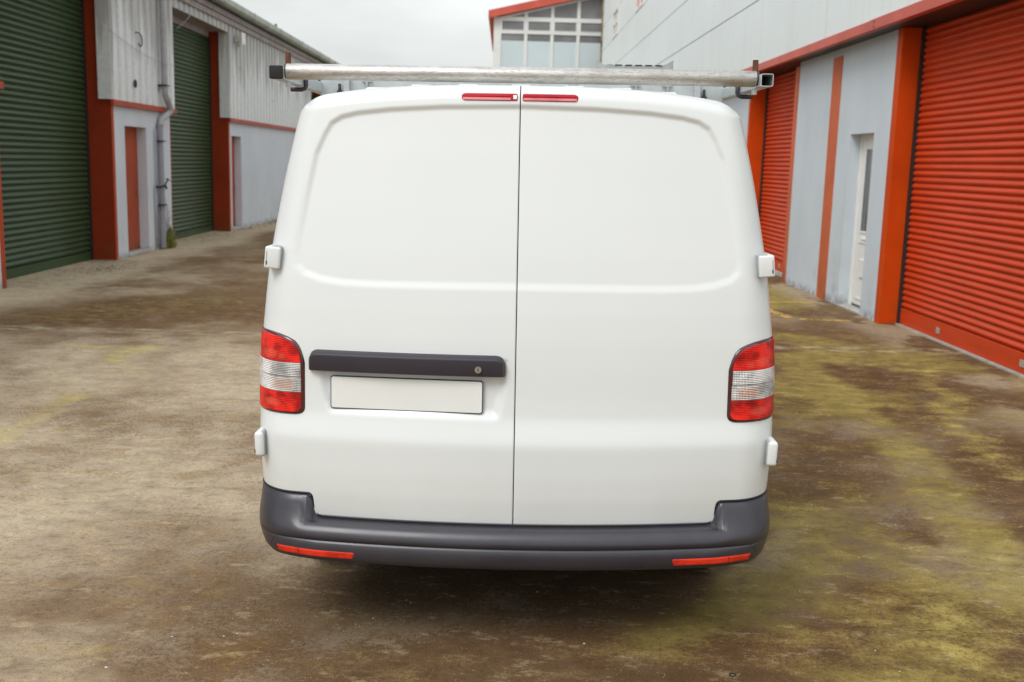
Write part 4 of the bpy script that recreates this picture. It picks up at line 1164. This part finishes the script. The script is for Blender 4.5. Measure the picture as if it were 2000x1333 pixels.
def bump_pt(p, j0, extra=0.0):
    """point on the bumper skin at fractional section index j0"""
    a = abs(p); j = int(j0); fr_ = j0 - j; r = []
    for jj in (j, min(j + 1, len(k0) - 1)):
        t = float(sstep(cen[jj] - wid[jj], cen[jj] + wid[jj], a))
        o_ = k0[jj][0] * (1 - t) + k1[jj][0] * t; z = k0[jj][1] * (1 - t) + k1[jj][1] * t
        if jj < 2: z = float(np.interp(a, STEP_A, STEP_Z))
        g_ = float(sstep(.84, 1.05, a))
        if jj > 1 and o_ > 0: o_ *= 1 - .62 * g_
        o_ -= TAPER[jj] * float(sstep(.84, 1.08, a))
        r.append((o_, z))
    o_ = r[0][0] * (1 - fr_) + r[1][0] * fr_; z = r[0][1] * (1 - fr_) + r[1][1] * fr_
    q = S(p, max(.50, z), o_ + extra); return (q[0], q[1] + .002, z)
# trim line of the lower bumper insert, turned down at both ends
pts = [bump_pt(-.868, 12.2, -.0003), bump_pt(-.855, 11.2, -.0003), bump_pt(-.842, 9.6, -.0003)] + [bump_pt(p, 9, -.0006) for p in np.linspace(-.832, .832, 90)] + [bump_pt(.842, 9.6, -.0003), bump_pt(.855, 11.2, -.0003), bump_pt(.868, 12.2, -.0003)]
MB().tube(pts, .0016, 6).build('insert_seam', M['black'], BP, world=False)
# dark gap between bumper and painted body
pts = [bump_pt(p, 1.0, .0) for p in list(np.linspace(-1.2, -.80, 24)) + list(np.linspace(-.79, -.70, 30)) + list(np.linspace(-.69, .69, 60)) + list(np.linspace(.70, .79, 30)) + list(np.linspace(.80, 1.2, 24))]
pts = [(x, y - .002, z + .003) for x, y, z in pts]
MB().tube(pts, .0040, 6).build('body_gap', M['black'], BP, world=False)
# reflectors
for s in (-1, 1):
    v = []; nx, nz = 40, 8
    for i in range(nz):
        for j in range(nx):
            f_ = i / (nz - 1); u = j / (nx - 1)
            pa, pb = .558, .848
            p = pa + (pb - pa) * u + (1 - u) * (.012 * (1 - f_) if True else 0) + (-.004 * (1 - f_)) * u
            zlo = .3725; zhi = .3985
            jj = 12.05 + (1 - f_) * 1.10
            pt = bump_pt(s * p, jj, .0028 if 0 < i < nz - 1 and 0 < j < nx - 1 else -.001)
            v.append(pt)
    rf = link_mesh('reflector', v, grid_faces(nz, nx), M['reflector'], BP, smooth=True, world=False)
    MB().tube([bump_pt(s * .77, 12.1, .003), bump_pt(s * .77, 12.6, .003), bump_pt(s * .77, 13.1, .003)], .0009, 5).build('reflector_joint', M['lens_rim'], rf, world=False)

# ------------------------------------------------------------------ roof rack
RK = new_empty('roof_rack', (0, 0, 0)); RK.parent = VAN
def hollow_rail(s):
    cx_, cz_, h, t = s * .876, 2.082, .0225, .003
    o_ = rrect(cx_ - h, cx_ + h, cz_ - h, cz_ + h, .006, 3); i_ = rrect(cx_ - h + t, cx_ + h - t, cz_ - h + t, cz_ + h - t, .004, 3)
    n = len(o_); v = []
    for y in (.245, 2.75):
        v += [(x, y, z) for x, z in o_] + [(x, y, z) for x, z in i_]
    f = []
    for k in range(n):
        k2 = (k + 1) % n
        f += [(k, k2, 2 * n + k2, 2 * n + k), (n + k, 3 * n + k, 3 * n + k2, n + k2), (k, n + k, n + k2, k2), (2 * n + k, 2 * n + k2, 3 * n + k2, 3 * n + k)]
    return link_mesh('side_rail', v, f, M['galv'], RK, smooth=True, auto=40, world=False)
for s in (-1, 1):
    rl = hollow_rail(s)
    if s < 0: rounded_box('end_plug_or_shade', -.8995, -.8525, .238, .262, 2.0585, 2.1055, .005, M['black'], rl)
    else: MB().box(.8565, .8955, .36, .38, 2.0625, 2.1015).build('end_plug_or_shade', M['black'], rl, world=False)  # this rail end is open; black block stands in for the shade inside
    # vertical pin through the tube bracket
    pn = MB().tube([(s * .847, .318, 2.108), (s * .847, .318, 2.157)], .0105, 14).build('ladder_pin', M['rust'], RK, smooth=True, auto=40, world=False)
    MB().tube([(s * .847, .318, 2.035), (s * .847, .318, 2.056)], .010, 14).build('pin_foot', M['galv'], pn, smooth=True, auto=40, world=False)
    # U bolt under the rail
    MB().tube([(s * .845, .62, 2.10), (s * .845, .62, 2.060), (s * .850, .62, 2.050), (s * .862, .62, 2.046), (s * .905, .62, 2.046)], .0085, 8).build('rail_clamp', M['handle'], RK, smooth=True, world=False)
    MB().box(s * .745 - .012, s * .745 + .012, .965, .998, 2.01, 2.13).build('rail_post', M['galv'], RK, world=False, bevel=.002)
    bt = MB().tube([(s * .775, .98, 2.045), (s * .775, .98, 2.095)], .006, 8).build('post_bolt', M['iron'], RK, smooth=True, world=False)
    MB().tube([(s * .775, .98, 2.055), (s * .775, .98, 2.067)], .012, 6).build('bolt_nut', M['handle'], bt, world=False)
tb = MB().tube([(-.850, .305, 2.0895), (-.847, .305, 2.0895), (.845, .305, 2.0895), (.848, .305, 2.0895)], [.0265, .0285, .0285, .0265], 40, caps=True).build('roller_tube', M['tube'], RK, smooth=True, auto=40, world=False)
for s in (-1, 1):
    MB().tube([(s * .850, .305, 2.0895), (s * .857, .305, 2.0895)], .0255, 30).build('tube_end_cap', M['handle'], tb, smooth=True, auto=40, world=False)
for y in (1.0, 2.0, 2.7):
    MB().box(-.86, .86, y, y + .04, 2.03, 2.125).build('cross_bar', M['galv'], RK, world=False, bevel=.003)
m = MB()
for x in (-.66, .22, .485, .62):
    m.box(x - .022, x + .022, .985, .998, 2.105, 2.112)
    m.box(x - .004, x + .004, .985, .998, 2.02, 2.105)
m.build('bar_bracket', M['dull_galv'], RK, world=False)
# perforated ladder stop standing on the middle bar
m = MB()
x0, x1, y0 = .39, .775, 1.98
zb_, zt_ = 2.235, 2.281
m.box(x0, x1, y0, y0 + .003, zb_, zt_)
n = 6
for k in range(n):
    a = x0 + .045 + k * (x1 - x0 - .09) / n
    m.box(a, a + .030, y0 - .001, y0 + .035, zt_, zt_ + .003)
m.add([(x0, y0, zt_), (x0 + .035, y0, zt_), (x0 + .015, y0, zt_ + .008), (x0 + .004, y0, zt_ + .022), (x0, y0 + .003, zt_), (x0 + .035, y0 + .003, zt_), (x0 + .015, y0 + .003, zt_ + .008), (x0 + .004, y0 + .003, zt_ + .022)],
      [(0, 1, 2, 3), (4, 7, 6, 5), (0, 4, 5, 1), (1, 5, 6, 2), (2, 6, 7, 3), (3, 7, 4, 0)])
m.add([(x1, y0, zt_), (x1 - .06, y0, zt_), (x1 - .035, y0, zt_ + .008), (x1, y0, zt_ + .028), (x1, y0 + .003, zt_), (x1 - .06, y0 + .003, zt_), (x1 - .035, y0 + .003, zt_ + .008), (x1, y0 + .003, zt_ + .028)],
      [(0, 1, 2, 3), (4, 7, 6, 5), (0, 4, 5, 1), (1, 5, 6, 2), (2, 6, 7, 3), (3, 7, 4, 0)])
m.box(x0 - .006, x0, y0, y0 + .05, zb_, zt_ + .02)
m.box(x0 + .02, x0 + .05, y0 + .004, y0 + .02, 2.12, zt_ - .01).box(x1 - .05, x1 - .02, y0 + .004, y0 + .02, 2.12, zt_ - .01)
lst = m.build('ladder_stop', M['dull_galv'], RK, world=False)
for k in range(5):
    a = x0 + .085 + k * .052
    MB().box(a, a + .034, y0 - .004, y0 + .001, zt_ - .003, zt_ + .002).build('slot', M['black'], lst, world=False)

# ------------------------------------------------------------------ weed by the downpipe, leaf litter
v, f = [], []
for k in range(420):
    a = random.uniform(0, 6.28); r = random.uniform(0, .22) * random.random() ** .3; h = random.uniform(.02, .42) * (1 - r * 2.2)
    c = Vector((-6.28 + r * math.cos(a) * .55, 19.95 + r * math.sin(a), h))
    n = Vector((random.gauss(0, 1), random.gauss(0, 1), random.gauss(0, 1) + .6)).normalized()
    u = n.orthogonal().normalized(); w_ = n.cross(u); L = random.uniform(.015, .04); k0_ = len(v)
    v += [c - u * L, c + w_ * L * .45, c + u * L, c - w_ * L * .45]; f.append((k0_, k0_ + 1, k0_ + 2, k0_ + 3))
PLT = new_empty('weed_plant', (-6.28, 19.95, 0), label='yellow green weed growing at the foot of the downpipe', category='plant')
link_mesh('foliage', v, f, M['weed'], PLT)
m = MB()
for k in range(14):
    a = random.uniform(0, 6.28)
    m.tube([(-6.28, 19.95, 0), (-6.28 + .05 * math.cos(a), 19.95 + .09 * math.sin(a), .15), (-6.28 + .09 * math.cos(a), 19.95 + .17 * math.sin(a), .3)], [.004, .003, .001], 4)
m.build('stem', M['weed'], PLT)

v, f = [], []
def flake(x, y, s):
    k = len(v); a = random.uniform(0, 6.28); t = random.uniform(.002, s * .5)
    for q in range(4):
        b = a + q * math.pi / 2 + random.uniform(-.3, .3)
        rr = s * random.uniform(.5, 1.2) * (1 if q % 2 else .5)
        v.append((x + rr * math.cos(b), y + rr * math.sin(b), .003 + (t if q == 1 else 0)))
    f.append((k, k + 1, k + 2, k + 3))
def litter(cx_, cy_, sx, sy, n, s):
    for _ in range(n): flake(min(max(random.gauss(cx_, sx), -6.75), 4.6), random.gauss(cy_, sy), random.uniform(.4, 1.3) * s)
litter(-6.5, 15.6, .14, 1.3, 340, .016); litter(-6.0, 16.2, .18, .40, 220, .024); litter(-6.1, 15.0, .25, 1.2, 160, .014)
litter(-6.55, 23.4, .10, .9, 200, .022); litter(-6.2, 23.0, .2, .7, 120, .02); litter(-6.25, 30.0, .1, 2.5, 500, .04); litter(-6.05, 28, .2, 1.5, 120, .03)
litter(-5.4, 13.5, .6, 1.8, 120, .012); litter(-4, 10, 1.5, 2.0, 60, .009); litter(2.5, 6, 1.2, 2.0, 50, .006); litter(-2, 5, 1.2, 1.2, 70, .005)
litter(4.60, 10.0, .03, 1.6, 60, .012)
o = link_mesh('leaf_litter', v, f, M['litter']); o['kind'] = 'stuff'; o['label'] = 'dead leaves and grit scattered on the concrete along the walls'; o['category'] = 'leaf litter'
# grit
v, f = [], []
def pebble(x, y, r):
    k = len(v)
    q = [(1, 0, 0), (0, 1, 0), (-1, 0, 0), (0, -1, 0), (0, 0, 1)]
    for p in q: v.append((x + p[0] * r * random.uniform(.7, 1.2), y + p[1] * r * random.uniform(.7, 1.2), max(0.001, p[2] * r * .8)))
    f.extend([(k, k + 1, k + 4), (k + 1, k + 2, k + 4), (k + 2, k + 3, k + 4), (k + 3, k, k + 4)])
for _ in range(260): pebble(random.uniform(-5.5, 4.2), 3.0 + 12 * random.random() ** 1.6, random.uniform(.0015, .006))
for (x, y, r) in ((-1.35, 3.45, .007), (-2.2, 8.1, .013), (-1.2, 3.7, .005), (.62, 3.05, .006)): pebble(x, y, r)
o = link_mesh('grit', v, f, M['pebble']); o['kind'] = 'stuff'; o['label'] = 'small pale stones and grit scattered over the yard'; o['category'] = 'grit'

ring = [(.853 + .011 * math.cos(a), 3.495 + .011 * math.sin(a), .0035) for a in np.linspace(0, 2 * math.pi, 20)]
o = MB().tube(ring, .0018, 6, caps=False).build('metal_ring', M['iron'], smooth=True)
o['label'] = 'tiny dark metal ring lying on the concrete in the foreground'; o['category'] = 'ring'
